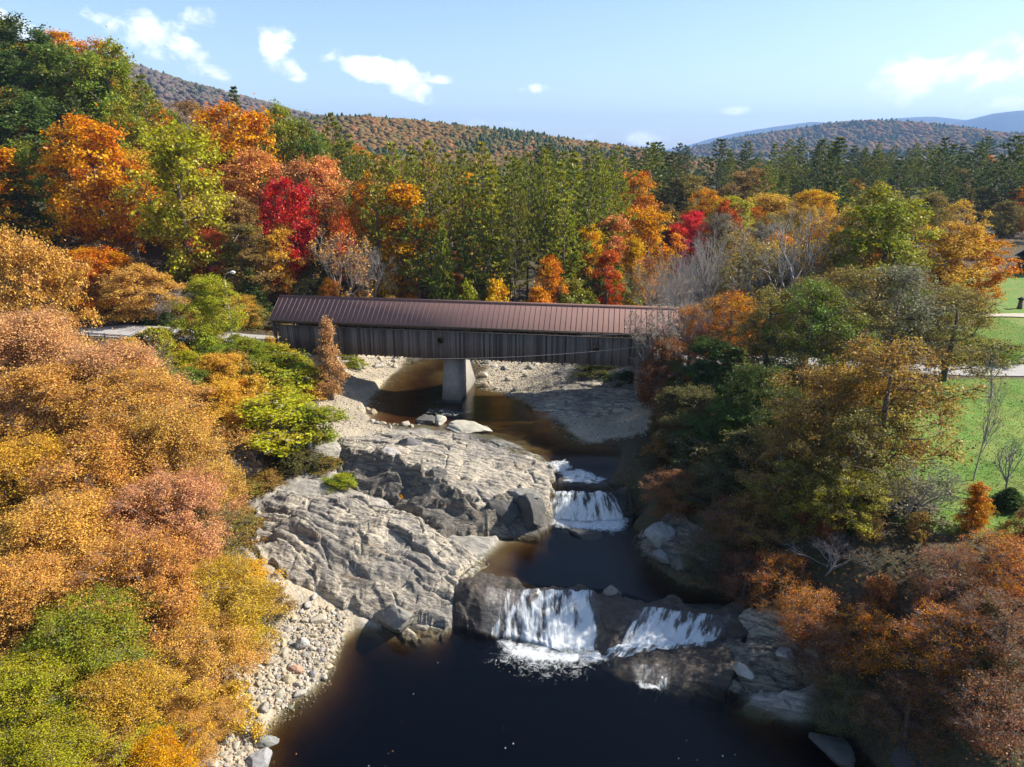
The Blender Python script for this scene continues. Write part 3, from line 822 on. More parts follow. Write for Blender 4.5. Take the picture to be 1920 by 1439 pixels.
def fall(label, oi, crest, base, drape=True, lift=.07):
    c = np.array([P(a, b, z) for a, b, z, _ in crest]); bs = np.array([P(a, b, z) for a, b, z, _ in base])
    sc = np.array([k for *_, k in crest]); sb = np.array([k for *_, k in base])
    nu, nv = 90, 44
    s = np.linspace(0, 1, nu); t = np.linspace(0, 1, nv)
    ip = lambda arr: np.interp(s * (len(arr) - 1), np.arange(len(arr)), arr)
    cx, cy, bx, by, kc, kb = ip(c[:, 0]), ip(c[:, 1]), ip(bs[:, 0]), ip(bs[:, 1]), ip(sc), ip(sb)
    S, T = np.meshgrid(s, t)
    X = cx[None] + (bx - cx)[None] * T; Y = cy[None] + (by - cy)[None] * T
    if drape:
        Z, _ = out_height(oi, X, Y)
    else:
        zc, zb = ip(np.array([z for *_, z, k in crest])), ip(np.array([z for *_, z, k in base]))
        Z = zc[None] + (zb - zc)[None] * (T * .35 + .65 * T ** 2) + .12 * fbm(X * 1.6, T * 2.5, 19, 3)
    Wd = np.hypot(bx[-1] - bx[0], by[-1] - by[0])
    Z = Z + lift + .16 * (noise(S * Wd * 2.2, T * 3.0, 5) - .3) + .09 * noise(S * Wd * 6, T * 7, 6)
    Z = Z - .22 * smooth(.06, 0, S) - .22 * smooth(.94, 1, S) - .12 * smooth(.05, 0, T)
    i = np.arange(nu * nv).reshape(nv, nu)
    fc = np.stack([i[:-1, :-1], i[1:, :-1], i[1:, 1:], i[:-1, 1:]], -1).reshape(-1, 4)
    me = new_mesh('waterfall', np.stack([X, Y, Z], -1).reshape(-1, 3), fc, [M['fall']], True)
    L = np.hypot(np.hypot(np.diff(X, axis=0, prepend=X[:1]), np.diff(Y, axis=0, prepend=Y[:1])), np.diff(Z, axis=0, prepend=Z[:1])).cumsum(0)
    attr(me, 'flow', np.stack([S * Wd, L, np.zeros_like(S)], -1).reshape(-1, 3), 'FLOAT_VECTOR')
    st = (kc[None] + (kb - kc)[None] * smooth(0, 1, T)) * smooth(0, .07, S) * smooth(1, .93, S)
    attr(me, 'foam', st.ravel())
    tag(link('waterfall', me), label, 'waterfall', kind='structure')


fall('main white cascade over the lower ledge', 8, [(905, 1098, 2.42, .12), (950, 1100, 2.42, .34), (1010, 1103, 2.42, .50), (1060, 1106, 2.42, .60), (1126, 1108, 2.42, .58)],
     [(890, 1194, -.05, .25), (955, 1206, -.05, .62), (1010, 1216, -.05, .75), (1060, 1222, -.05, .8), (1128, 1224, -.05, .75)])
fall('right hand white cascade of the lower falls', 8, [(1192, 1132, 2.42, .1), (1230, 1140, 2.3, .62), (1280, 1142, 2.3, .45), (1330, 1146, 2.25, .42), (1385, 1150, 2.1, .2)],
     [(1150, 1216, .8, .75), (1210, 1214, .85, .85), (1260, 1212, .85, .8), (1310, 1208, .85, .8), (1362, 1200, .9, .3)])
fall('upper falls dropping into the middle pool', 9, [(1032, 922, 4.32, .35), (1062, 923, 4.32, .62), (1095, 924, 4.32, .46), (1125, 925, 4.32, .60), (1150, 926, 4.32, .35)],
     [(1012, 972, 2.35, .5), (1055, 978, 2.35, .74), (1100, 980, 2.35, .62), (1142, 979, 2.35, .70), (1178, 974, 2.35, .45)], drape=False, lift=.1)
fall('thin trickles running off the rock shelf into the lower pool', 8, [(1180, 1238, .6, .1), (1200, 1240, .6, .42), (1225, 1242, .55, .2), (1245, 1243, .55, .35), (1262, 1243, .55, .1)],
     [(1185, 1280, 0, .2), (1202, 1285, 0, .6), (1222, 1288, 0, .3), (1242, 1290, 0, .55), (1258, 1290, 0, .1)])
fall('white run of water along the rock shelf', 8, [(1130, 1216, .6, .55), (1200, 1208, .9, .8), (1270, 1206, .9, .8), (1345, 1196, .9, .45)],
     [(1105, 1240, 0, .4), (1180, 1228, .7, .5), (1260, 1221, .75, .6), (1340, 1212, .8, .25)], lift=.1)
# @@PART3
# ------------------------------------------------------------------ loose stones
import bmesh


def stone_mat():
    m, nt, N, out = mat('stone')
    oc = N('TexCoord').outputs['Object']
    n = N('TexNoise', Vector=oc, Scale=2.6, Detail=10.0, Roughness=.76).outputs[0]
    n2 = N('TexNoise', Vector=N('Mapping', Vector=oc, Scale=(1, 1, 5)), Scale=1.5, Detail=4.0).outputs[0]
    v = math_(N, 'ADD', math_(N, 'MULTIPLY', n, 1.5), math_(N, 'MULTIPLY', n2, .55))
    v = math_(N, 'SUBTRACT', v, .06)
    c = N('HueSaturation', Value=v, Color=N('ObjectInfo').outputs['Color']).outputs[0]
    b = N('Bump', Strength=.6, Distance=.12, Height=n)
    p = N('BsdfPrincipled', Base__Color=c, Roughness=.85, Normal=b)
    nt.links.new(p.outputs[0], out.inputs[0])
    return m


M['stone'] = stone_mat()


def stone_geo(seed, sub, ncut):
    g = np.random.default_rng(seed)
    bm = bmesh.new(); bmesh.ops.create_icosphere(bm, subdivisions=sub, radius=1.0)
    bm.verts.ensure_lookup_table()
    v = np.array([x.co for x in bm.verts]); f = np.array([[w.index for w in q.verts] for q in bm.faces]); bm.free()
    v *= (1 + .14 * fbm(v[:, 0] * 1.3 + seed, v[:, 1] * 1.3 + v[:, 2], seed, 2))[:, None]
    for _ in range(ncut):
        nrm = g.normal(size=3); nrm /= np.linalg.norm(nrm); dd = g.uniform(.48, .84)
        k = np.maximum(v @ nrm - dd, 0); v -= k[:, None] * nrm * .95
    v *= np.array([1, g.uniform(.7, .95), g.uniform(.55, .8)])
    v += .025 * fbm(v[:, 0] * 5, v[:, 1] * 5 + v[:, 2] * 3, seed + 3, 2)[:, None]
    return v, f


STONES = []
for s_ in range(10):
    v, f = stone_geo(300 + s_, 3, 9 + s_ % 5)
    STONES.append(new_mesh('stone', v, f, [M['stone']]))
def boulder_geo(seed):
    v, f = stone_geo(seed, 5, 13)
    a = v[:, 0] * 1.7 + .6 * v[:, 2]; b = v[:, 1] * 1.7 - .5 * v[:, 2]; c = v[:, 2] * 2.3 + .4 * v[:, 0]
    d = .10 * fbm(a + seed, c, seed, 5, .6) + .08 * fbm(b, c + seed, seed + 7, 5, .6)
    hh, e = blocks(a * 1.1 + b * .5, c * 1.3 + b * .4, seed + 9)
    d = d + .07 * hh - .05 * smooth(.08, 0, e)
    return v * (1 + d)[:, None], f


BOULDERS = []
for s_ in range(10):
    v, f = boulder_geo(500 + s_)
    BOULDERS.append(new_mesh('boulder', v, f, [M['stone']], True))
GREYS = [(.40, .365, .31), (.45, .405, .34), (.33, .305, .27), (.37, .325, .25), (.42, .355, .255), (.26, .25, .235), (.34, .27, .19)]


def stone(name, x, y, r, col, label, group=None, z=None, sq=(1, 1, 1), rot=None, which=None):
    o = link(name, STONES[R.randrange(10) if which is None else which])
    zz = float(gz(x, y)) if z is None else z
    o.location = (x, y, zz + r * .18)
    o.scale = (r * sq[0], r * sq[1], r * sq[2]); o.rotation_euler = (R.uniform(-.25, .25), R.uniform(-.25, .25), R.uniform(0, 6.28)) if rot is None else rot
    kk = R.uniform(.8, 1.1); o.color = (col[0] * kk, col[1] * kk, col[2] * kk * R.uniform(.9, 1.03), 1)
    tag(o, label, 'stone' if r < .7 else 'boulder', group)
    return o


def pstone(name, px, py, z, wpx, col, label, sq=(1, 1, 1), rot=None, which=None, dz=0):
    x, y = P(px, py, z)
    r = wpx / F * depth(y, z) / 2
    o = stone(name, x, y, r, col, label, z=z, sq=sq, rot=rot, which=which)
    if wpx > 28: o.data = BOULDERS[R.randrange(10) if which is None else which]
    o.location.z = z + dz
    return o


pstone('boulder', 800, 793, 5.1, 50, (.10, .095, .09), 'dark angular boulder standing beside the amber pool', (1, .9, 1.05), (0, .1, .5), 3, .1)
pstone('boulder', 824, 790, 5.1, 34, (.50, .47, .42), 'white boulder leaning on the dark boulder by the amber pool', (1, .9, .95), (.1, .3, 2), 4, .1)
pstone('boulder', 888, 803, 5.05, 108, (.46, .42, .35), 'flat whale backed pale rock lying in the river below the bridge', (1, .62, .30), (0, .03, -.15), 0, -.05)
pstone('boulder', 781, 801, 5.1, 22, (.56, .53, .48), 'small round white stone left of the dark angular boulder', (1, .9, 1), None, 2)
pstone('boulder', 707, 806, 5.3, 22, (.50, .46, .38), 'flat cream stone at the edge of the gravel beach', (1, .8, .7), None, 2)
pstone('boulder', 768, 836, 6.0, 52, (.11, .105, .105), 'black angular block lying on the broad grey slab', (1, .9, 1.1), (.3, .2, .7), 7, .15)
pstone('boulder', 722, 853, 6.2, 60, (.46, .43, .38), 'pale rounded block on the grey slab next to the black block', (1, .75, .7), None, 5)
pstone('boulder', 826, 892, 5.6, 62, (.17, .16, .155), 'grey wedge shaped block at the foot of the broad slab', (1, .8, .9), (.2, .3, 1.2), 1, .1)
pstone('boulder', 937, 975, 3.2, 92, (.075, .072, .072), 'shaded angular boulder left of the pair above the middle pool', (.9, .95, 1.7), (.1, -.2, .4), 7, .3)  # near-black colour holds this boulder's shade
pstone('boulder', 992, 968, 3.2, 104, (.07, .068, .07), 'big rounded dark boulder above the middle pool', (1, .95, 1.3), (.15, .1, 1.9), 2, .2)  # colour darkened to stand in for shade, as sun still reaches it
pstone('boulder', 980, 930, 4.6, 84, (.23, .22, .21), 'smooth grey boulder on top of the dark boulders', (1, .7, .6), None, 6, .2)
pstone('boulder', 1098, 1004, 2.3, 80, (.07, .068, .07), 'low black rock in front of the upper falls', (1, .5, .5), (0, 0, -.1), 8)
pstone('boulder', 1143, 1118, 2.0, 40, (.26, .24, .225), 'upright pointed block wedged in the lip of the lower falls', (.8, .8, 2.2), (.25, .12, .3), 7, .15)
pstone('boulder', 886, 1042, 2.45, 17, (.62, .57, .52), 'small pinkish white stone at the edge of the middle pool', (1, .9, .8), None, 3)
pstone('boulder', 740, 1166, .5, 112, (.22, .21, .195), 'dark sided boulder at the foot of the large pale slab', (1, .7, .95), (.25, -.3, -.5), 3, .1)
pstone('boulder', 1242, 1010, 3.6, 74, (.30, .295, .29), 'upper grey block on the right shore of the middle pool', (1, .8, .95), (.2, .3, .2), 5, .4)
pstone('boulder', 1237, 1046, 2.6, 62, (.21, .205, .21), 'rounded block at the water under the upper grey block', (1, .8, .7), None, 0, .2)
pstone('boulder', 1290, 1062, 2.8, 70, (.17, .165, .165), 'dark block behind the rounded block by the middle pool', (1, .8, .8), None, 9, .2)
pstone('boulder', 1475, 1328, .1, 74, (.33, .29, .245), 'tan boulder at the water on the right shore of the lower pool', (1, .65, .7), (.1, .1, .3), 1, .1)
pstone('boulder', 1437, 1334, 0, 34, (.44, .42, .40), 'small pale stone next to the tan boulder on the right shore', (1, .8, .7), None, 4)
pstone('boulder', 1395, 1260, .9, 60, (.34, .32, .29), 'squarish grey block among the broken rocks on the right shore', (1, .8, .7), None, 7, .1)
pstone('boulder', 1470, 1228, 1.9, 64, (.36, .335, .30), 'flat topped block above the tan boulder on the right shore', (1, .8, .6), None, 3, .1)
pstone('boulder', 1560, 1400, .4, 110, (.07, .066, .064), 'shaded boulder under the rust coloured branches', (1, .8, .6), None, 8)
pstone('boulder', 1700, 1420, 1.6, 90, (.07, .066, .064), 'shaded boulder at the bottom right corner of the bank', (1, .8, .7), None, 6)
pstone('boulder', 498, 1392, .25, 56, (.25, .25, .245), 'big dark grey angular boulder at the edge of the lower pool', (1, .85, .85), (.15, .2, .4), 7, .1)
pstone('boulder', 484, 1432, .3, 58, (.30, .295, .29), 'big pale grey boulder at the bottom of the stony shore', (1, .85, .8), (.1, -.2, 1.1), 5, .1)
pstone('boulder', 567, 1208, .75, 36, (.50, .48, .46), 'upright pale block on the stony left shore', (.8, .8, 1.35), (.2, .35, .5), 7, .1)
pstone('boulder', 556, 1256, .35, 34, (.44, .26, .17), 'orange tan stone among the pale cobbles', (1, .7, .7), (0, 0, .2), 2)
pstone('boulder', 466, 1296, .55, 44, (.46, .44, .42), 'long tilted pale stone near the shrubs of the stony shore', (1, .55, .6), (.2, .4, .8), 9)
pstone('boulder', 531, 1204, .9, 28, (.42, .33, .19), 'ochre stone on the stony left shore', (1, .7, .7), None, 4)
pstone('boulder', 589, 1119, 1.7, 16, (.58, .55, .5), 'lone white stone on the sand above the cobbles', (1, .9, .8), None, 2)
pstone('boulder', 517, 1093, 2.7, 22, (.55, .52, .47), 'flat white stone on the sand beside the olive shrubs', (1, .7, .5), None, 0)
pstone('boulder', 1205, 796, 5.7, 34, (.30, .29, .28), 'half buried grey boulder on the right gravel bar', (1, .9, .7), None, 0)

# stony left shore
shore = PP([(372, 1439, 1), (484, 1439, 0), (486, 1350, 0), (556, 1312, 0), (600, 1268, 0), (648, 1186, 0), (640, 1150, .7), (590, 1135, 1.2), (545, 1165, 1.3), (505, 1190, 1.3), (440, 1255, 1.2), (395, 1345, 1.1)])
sp = np.array(shore)
cnt, tries, placed = 0, 0, []
while cnt < 205 and tries < 60000:
    tries += 1
    x, y = R.uniform(*sp[:, 0][[sp[:, 0].argmin(), sp[:, 0].argmax()]]), R.uniform(sp[:, 1].min(), sp[:, 1].max())
    if sdf(shore, np.array([x]), np.array([y]))[0] > .25: continue
    r = min(.68, max(.2, R.lognormvariate(-1.18, .4)))
    if tries > 9000: r = R.uniform(.15, .26)
    if any((x - a) ** 2 + (y - b) ** 2 < (.82 * (r + c)) ** 2 for a, b, c in placed): continue
    placed.append((x, y, r)); cnt += 1
    stone('shore_stone', x, y, r, R.choice(GREYS), 'one of the pale rounded cobbles heaped along the left shore of the lower pool', 'cobbles on the left shore')
# stones on the bars under and beyond the bridge
bars = [(gravel_polys[3], 34), (gravel_polys[4], 26), (PP([(640, 668, 6), (760, 664, 5), (745, 692, 5), (700, 716, 5), (670, 690, 6)]), 20), (PP([(690, 760, 5), (700, 805, 5), (760, 812, 5), (780, 800, 5), (720, 800, 5)]), 10)]
for poly, n in bars:
    q = np.array(poly); k = 0
    while k < n:
        x, y = R.uniform(q[:, 0].min(), q[:, 0].max()), R.uniform(q[:, 1].min(), q[:, 1].max())
        if sdf(poly, np.array([x]), np.array([y]))[0] > .3: continue
        k += 1
        stone('river_stone', x, y, R.uniform(.28, .75), R.choice(GREYS), 'one of the pale stones strewn on the river bars around the bridge pier', 'stones on the river bars')


# pebbles too many to count
def pebbles(polys, n, rmin, rmax, seed):
    g = np.random.default_rng(seed)
    base = [stone_geo(700 + k, 1, 4) for k in range(6)]
    V, Fc, off = [], [], 0
    C = []
    for poly, m in zip(polys, n):
        q = np.array(poly); c = 0
        while c < m:
            x = g.uniform(q[:, 0].min(), q[:, 0].max(), m); y = g.uniform(q[:, 1].min(), q[:, 1].max(), m)
            ok = sdf(poly, x, y) < .8
            x, y = x[ok][:m - c], y[ok][:m - c]; c += len(x)
            z = gz(x, y)
            for a, b, d in zip(x, y, z):
                v, f = base[g.integers(6)]; r = g.uniform(rmin, rmax); t = g.uniform(0, 6.28)
                v = v * r; ct, st = math.cos(t), math.sin(t)
                V.append(np.stack([v[:, 0] * ct - v[:, 1] * st + a, v[:, 0] * st + v[:, 1] * ct + b, v[:, 2] + d + r * .2], 1)); Fc.append(f + off); off += len(v)
                C.append(np.repeat([[*(np.array(GREYS[g.integers(7)]) * g.uniform(.6, 1.2)), 1]], len(v), 0))
    me = new_mesh('gravel', np.concatenate(V), np.concatenate(Fc), [M['far_leaf']], True)
    attr(me, 'tint', np.concatenate(C), 'FLOAT_COLOR')
    tag(link('gravel', me), 'pale gravel and pebbles between the larger stones', 'gravel', kind='stuff')


pebbles([shore, gravel_polys[0], gravel_polys[3], gravel_polys[4], gravel_polys[1]], [2200, 1500, 2200, 1500, 500], .04, .15, 3)

# ------------------------------------------------------------------ covered bridge
def wood_mat(name, a, b, sc=1.0):
    m, nt, N, out = mat(name)
    oc = N('TexCoord').outputs['Object']
    mp = N('Mapping', Vector=oc, Scale=(6, 6, .5))
    n = N('TexNoise', Vector=mp, Scale=1.5 * sc, Detail=7.0, Roughness=.7).outputs[0]
    r = N('NewGeometry').outputs['Random Per Island']
    v = math_(N, 'ADD', math_(N, 'MULTIPLY', n, .6), math_(N, 'MULTIPLY', r, .75))
    c = ramp(N, v, [(.3, a), (.62, tuple((x + y) / 2 for x, y in zip(a, b))), (.95, b)])
    bp = N('Bump', Strength=.5, Distance=.02, Height=n)
    p = N('BsdfPrincipled', Base__Color=c, Roughness=.88, Normal=bp)
    nt.links.new(p.outputs[0], out.inputs[0])
    return m


M['board'] = wood_mat('weathered_boards', (.045, .036, .031), (.17, .14, .122))
M['timber'] = wood_mat('old_timber', (.05, .037, .028), (.15, .115, .09))


def flat_mat(name, c, rough=.6, metal=0.0, var=.25, sc=1.5, bump=.2):
    m, nt, N, out = mat(name)
    pos = N('TexCoord').outputs['Object']
    n = N('TexNoise', Vector=pos, Scale=sc, Detail=6.0, Roughness=.65).outputs[0]
    v = math_(N, 'MULTIPLY_ADD', n, var * 2); nt.nodes[-1].inputs[2].default_value = 1 - var
    cc = N('HueSaturation', Value=v, Color=rgb(c)).outputs[0]
    bp = N('Bump', Strength=bump, Distance=.03, Height=n)
    p = N('BsdfPrincipled', Base__Color=cc, Roughness=rough, Metallic=metal, Normal=bp)
    nt.links.new(p.outputs[0], out.inputs[0])
    return m


M['roof'] = flat_mat('brown_metal_roofing', (.205, .115, .097), .85, 0, .22, .35, .08)
M['concrete'] = flat_mat('old_concrete', (.27, .25, .22), .9, 0, .6, .8, .9)
M['asphalt'] = flat_mat('worn_asphalt', (.34, .325, .31), .9, 0, .18, .8, .3)
M['dark'] = flat_mat('dark_opening', (.012, .011, .01), .9)
M['steel'] = flat_mat('grey_steel', (.50, .51, .51), .45, .6, .12)
M['lamp_glass'] = flat_mat('lamp_glass', (.7, .7, .68), .25)
M['cable'] = flat_mat('cable', (.24, .24, .24), .6)
M['white_paint'] = flat_mat('white_paint', (.75, .74, .70), .6)

br = link('covered_bridge', None, loc=(-29.4, 83.9, 0)); br.rotation_euler = (0, 0, math.atan2(-.1499, .9887))
tag(br, 'long weathered covered bridge with brown metal roof crossing the river', 'covered bridge')
LB, WB, EZ, RZ = 48.6, 6.8, 14.5, 16.72
# roof: two slopes with standing seams
mb = MB()
for sgn, y0, y1 in ((1, 0, WB / 2), (-1, WB, WB / 2)):
    a = np.array([(0, y0, EZ), (LB, y0, EZ), (LB, y1, RZ), (0, y1, RZ)], float)
    dn = np.array([0, 0, -.08])
    v = np.concatenate([a, a + dn]); q = [(0, 1, 2, 3), (7, 6, 5, 4), (0, 4, 5, 1), (1, 5, 6, 2), (3, 7, 4, 0)]
    if sgn < 0: q = [f[::-1] for f in q]
    mb.add(v, q)
roof = link('roof', mb.mesh('roof', [M['roof']]), br)
mb = MB()
n = 80
for i_ in range(n + 1):
    x = LB * i_ / n
    for y0, y1 in ((0, WB / 2), (WB, WB / 2)):
        mb.beam((min(max(x, .03), LB - .03), y0, EZ + .02), (min(max(x, .03), LB - .03), y1, RZ + .02), .03, .04)
link('standing_seam', mb.mesh('standing_seam', [M['roof']]), roof)
mb = MB(); mb.beam((0, WB / 2 - .12, RZ + .03), (LB, WB / 2 - .12, RZ + .03), .03, .3); mb.beam((0, WB / 2 + .12, RZ + .03), (LB, WB / 2 + .12, RZ + .03), .03, .3); mb.beam((0, WB / 2, RZ + .10), (LB, WB / 2, RZ + .10), .28, .05)
link('ridge_cap', mb.mesh('ridge_cap', [M['roof']]), roof)
mb = MB(); mb.beam((0, .02, EZ - .07), (LB, .02, EZ - .07), .05, .13); mb.beam((0, WB - .02, EZ - .13), (LB, WB - .02, EZ - .13), .05, .2)
link('fascia', mb.mesh('fascia', [M['timber']]), roof)
# boards
winx = [(21.0, 12.55), (39.4, 12.4)]
for yy_, nm in ((.62, 'near'), (WB - .62, 'far')):
    mb = MB(); x = 1.0
    while x < LB - 1.3:
        w = R.uniform(.19, .27)
        top = 13.72 + R.uniform(-.015, .015); bot = 10.42 - .012 * x * 0 + R.uniform(-.06, .05)
        y = yy_ + R.uniform(-.012, .012)
        cuts = [(bot, top)]
        if yy_ < 1:
            for wx, wz in winx:
                if abs(x + w / 2 - wx) < .36: cuts = [(bot, wz - .34), (wz + .34, top)]
        for b0, b1 in cuts:
            mb.box((x + w / 2, y, (b0 + b1) / 2), (w / 2 - .006, .014, (b1 - b0) / 2))
        x += w
    sd = link('siding', mb.mesh('siding', [M['board']]), br)
    mb = MB(); mb.beam((1.0, yy_ - (.05 if yy_ < 1 else -.05), 13.76), (LB - 1.2, yy_ - (.05 if yy_ < 1 else -.05), 13.76), .1, .09)
    link('top_rail', mb.mesh('top_rail', [M['board']]), sd)
for wx, wz in winx:
    mb = MB()
    for a, b in (((wx - .42, .58, wz - .37), (wx + .42, .58, wz - .37)), ((wx - .42, .58, wz + .37), (wx + .42, .58, wz + .37))): mb.beam(a, b, .06, .08)
    for sx in (-.40, .40): mb.beam((wx + sx, .585, wz - .33), (wx + sx, .585, wz + .33), .06, .07)
    link('window', mb.mesh('window_frame', [M['timber']]), br)
# truss, posts, braces, tie beams seen through the open strip
mb = MB()
for yy_ in (.95, WB - .95):
    for z_ in (10.75, 14.1): mb.beam((.6, yy_, z_), (LB - .6, yy_, z_), .3, .3)
    k = 18
    for i_ in range(k + 1):
        x = .8 + (LB - 1.6) * i_ / k
        mb.beam((x, yy_, 10.9), (x, yy_, 13.95), .22, .22)
        if i_ < k:
            x2 = .8 + (LB - 1.6) * (i_ + 1) / k
            mb.beam((x + .1, yy_ + .02, 11.0), (x2 - .1, yy_ + .02, 13.9), .16, .16) if i_ < k / 2 else mb.beam((x + .1, yy_ + .02, 13.9), (x2 - .1, yy_ + .02, 11.0), .16, .16)
for i_ in range(19):
    x = .8 + (LB - 1.6) * i_ / 18
    mb.beam((x, .25, 14.34), (x, WB - .25, 14.34), .2, .2)
    mb.beam((x + .13, .2, 14.45), (x + .13, WB / 2, RZ - .2), .12, .14); mb.beam((x + .13, WB - .2, 14.45), (x + .13, WB / 2, RZ - .2), .12, .14)
link('truss', mb.mesh('truss', [M['timber']]), br)
mb = MB(); mb.box((LB / 2, WB / 2, 10.52), (LB / 2 - .2, WB / 2 - 1.15, .08))
for i_ in range(40): mb.beam((1 + i_ * 1.19, .75, 10.33), (1 + i_ * 1.19, WB - .75, 10.33), .14, .22)
link('deck', mb.mesh('deck', [M['timber']]), br)
# portals: gable boards over the road opening and side returns
for x0 in (.35, LB - .35):
    mb = MB(); y = .2
    while y < WB - .2:
        w = .24; yc = y + w / 2
        zt = EZ + (RZ - EZ) * (1 - abs(yc - WB / 2) / (WB / 2)) - .15
        zb = 13.9 if 1.1 < yc < WB - 1.1 else 10.4
        if zb == 13.9: zb = 13.9 + .25 * (1 - abs(yc - WB / 2) / 2.3) * 1.5
        mb.box((x0, yc, (zt + zb) / 2), (.014, w / 2 - .006, (zt - zb) / 2)); y += w
    link('portal', mb.mesh('portal', [M['board']]), br)


def frustum(mb, lo, hi):
    a, b = np.array(lo, float), np.array(hi, float)
    mb.add(np.concatenate([a, b]), [(3, 2, 1, 0), (4, 5, 6, 7), (0, 1, 5, 4), (1, 2, 6, 5), (2, 3, 7, 6), (3, 0, 4, 7)])


mb = MB()
frustum(mb, [(20.8, 1.2, 3.6), (23.3, 1.2, 3.6), (23.7, 9.8, 3.6), (20.7, 9.8, 3.6)], [(21.2, 1.6, 10.2), (22.9, 1.6, 10.2), (22.9, 6.4, 10.2), (21.1, 6.4, 10.2)])
pier = link('pier', mb.mesh('pier', [M['concrete']]), br)
pier['label'] = 'tapered concrete pier standing in the river'
for xa, xb in ((-1.5, 4.6), (44.2, 51)):
    mb = MB(); frustum(mb, [(xa, .3, 4), (xb + (.5 if xa < 0 else 0), .3, 4), (xb + (.5 if xa < 0 else 0), WB - .3, 4), (xa - (0 if xa < 0 else .5), WB - .3, 4)], [(xa, .5, 10.18), (xb, .5, 10.18), (xb, WB - .5, 10.18), (xa, WB - .5, 10.18)])
    link('abutment', mb.mesh('abutment', [M['concrete']]), br)


def strip(name, line, w, z, mt, label, cat, wear=.35):
    pts = np.array(line, float)
    s = np.concatenate([[0], np.cumsum(np.hypot(*np.diff(pts, axis=0).T))]); t = np.linspace(0, s[-1], int(s[-1] / .8) + 2)
    c = np.stack([np.interp(t, s, pts[:, 0]), np.interp(t, s, pts[:, 1])], 1)
    for _ in range(6): c[1:-1] = (c[:-2] + 2 * c[1:-1] + c[2:]) / 4
    T = np.gradient(c, axis=0); T /= np.linalg.norm(T, axis=1)[:, None]; Nn = np.stack([-T[:, 1], T[:, 0]], 1)
    k = 7; u = np.linspace(-1, 1, k)
    ww = w / 2 + wear * fbm(t * .5, t * 0, 9, 3)
    XY = c[:, None] + Nn[:, None] * (u[None, :, None] * ww[:, None, None])
    zz = np.broadcast_to(z if np.isscalar(z) else z(c[:, 0], c[:, 1])[:, None], XY.shape[:2]) + .04 - .05 * np.abs(u)[None] ** 2 * 0
    i = np.arange(len(c) * k).reshape(len(c), k)
    fc = np.stack([i[:-1, :-1], i[1:, :-1], i[1:, 1:], i[:-1, 1:]], -1).reshape(-1, 4)
    me = new_mesh(name, np.concatenate([XY.reshape(-1, 2), zz.reshape(-1, 1)], 1), fc[:, ::-1], [mt])
    return tag(link(name, me), label, cat, kind='structure')


strip('road', road_L, 6.6, ROADZ, M['asphalt'], 'sunlit pale road leaving the left end of the bridge', 'road')
strip('road', road_R[:5], 6.2, ROADZ, M['asphalt'], 'pale road beyond the lawn at the right end of the bridge', 'road')
strip('path', [(58, 107), (68, 104), (84, 103), (110, 106)], 2.4, lambda x, y: gz(x, y) + .12, flat_mat('sandy_path', (.42, .38, .30), .95), 'pale gravel path across the far lawn', 'path')

# street lamp
x, zt = PY(420, 512, 90.0); zb = float(gz(x, 90.0))
lp = link('street_lamp', None, loc=(x, 90.0, zb)); hgt = zt - zb
tag(lp, 'pale steel street lamp with a curved arm above the small yellow green tree', 'street lamp')
mb = MB(); mb.tube([(0, 0, -.2), (0, 0, hgt * .5), (0, 0, hgt - .9)], [.13, .11, .085], 10); link('pole', mb.mesh('pole', [M['steel']], True), lp)
mb = MB(); mb.tube([(0, 0, hgt - 1.0), (.04, 0, hgt - .5), (.25, 0, hgt - .12), (.62, 0, hgt + .05), (.95, 0, hgt + .08)], .06, 8); arm = link('arm', mb.mesh('arm', [M['steel']], True), lp)
mb = MB(); mb.tube([(.80, 0, hgt + .08), (.95, 0, hgt + .10), (1.25, 0, hgt + .10), (1.45, 0, hgt + .06)], [.06, .16, .17, .07], 10); hd = link('lamp_head', mb.mesh('lamp_head', [M['white_paint']], True), lp)
mb = MB(); mb.tube([(1.0, 0, hgt - .03), (1.2, 0, hgt - .06), (1.36, 0, hgt - .02)], [.09, .12, .07], 10); link('lens', mb.mesh('lens', [M['lamp_glass']], True), hd)

# cables spanning the river in front of the bridge
def cable(label, pts, sag, r=.022):
    a, b = [np.array([*PY(p, q, Y)[:1], Y, PY(p, q, Y)[1]]) for p, q, Y in pts]
    t = np.linspace(0, 1, 60)[:, None]
    c = a + (b - a) * t; c[:, 2] -= (4 * sag * t * (1 - t))[:, 0]
    mb = MB(); mb.tube(c, r, 5)
    tag(link('cable', mb.mesh('cable', [M['cable']], True)), label, 'cable')


cable('thin grey cable sagging low across the front of the bridge', [(505, 660, 79), (1345, 632, 74)], 1.55)
cable('thin grey cable strung under the eave at the right end of the bridge', [(1090, 630, 78), (1330, 606, 75)], .3)

# guard rail along the left road
gr_ = link('guard_rail', None, loc=(0, 0, 0))
p0, p1 = np.array([-58, 91.2]), np.array([-38.5, 86.2])
z0 = ROADZ
gr_.location = (p0[0], p0[1], z0)
tag(gr_, 'low steel guard rail on short posts beside the left road', 'guard rail')
d = p1 - p0
mb = MB()
for dz in (.52, .66): mb.beam((0, 0, dz), (d[0], d[1], dz), .05, .11)
link('rail', mb.mesh('rail', [M['steel']]), gr_)
for k in range(9):
    q = d * k / 8; mb = MB(); mb.box((q[0], q[1] + .11, .32), (.07, .07, .45)); link('post', mb.mesh('post', [M['timber']]), gr_)
gr2 = link('guard_rail', None, loc=(-34.5, 85.8, ROADZ))
tag(gr2, 'short white guard rail next to the left portal of the bridge', 'guard rail')
mb = MB(); mb.beam((0, 0, .6), (4.6, -.9, .6), .06, .2); link('rail', mb.mesh('rail', [M['white_paint']]), gr2)
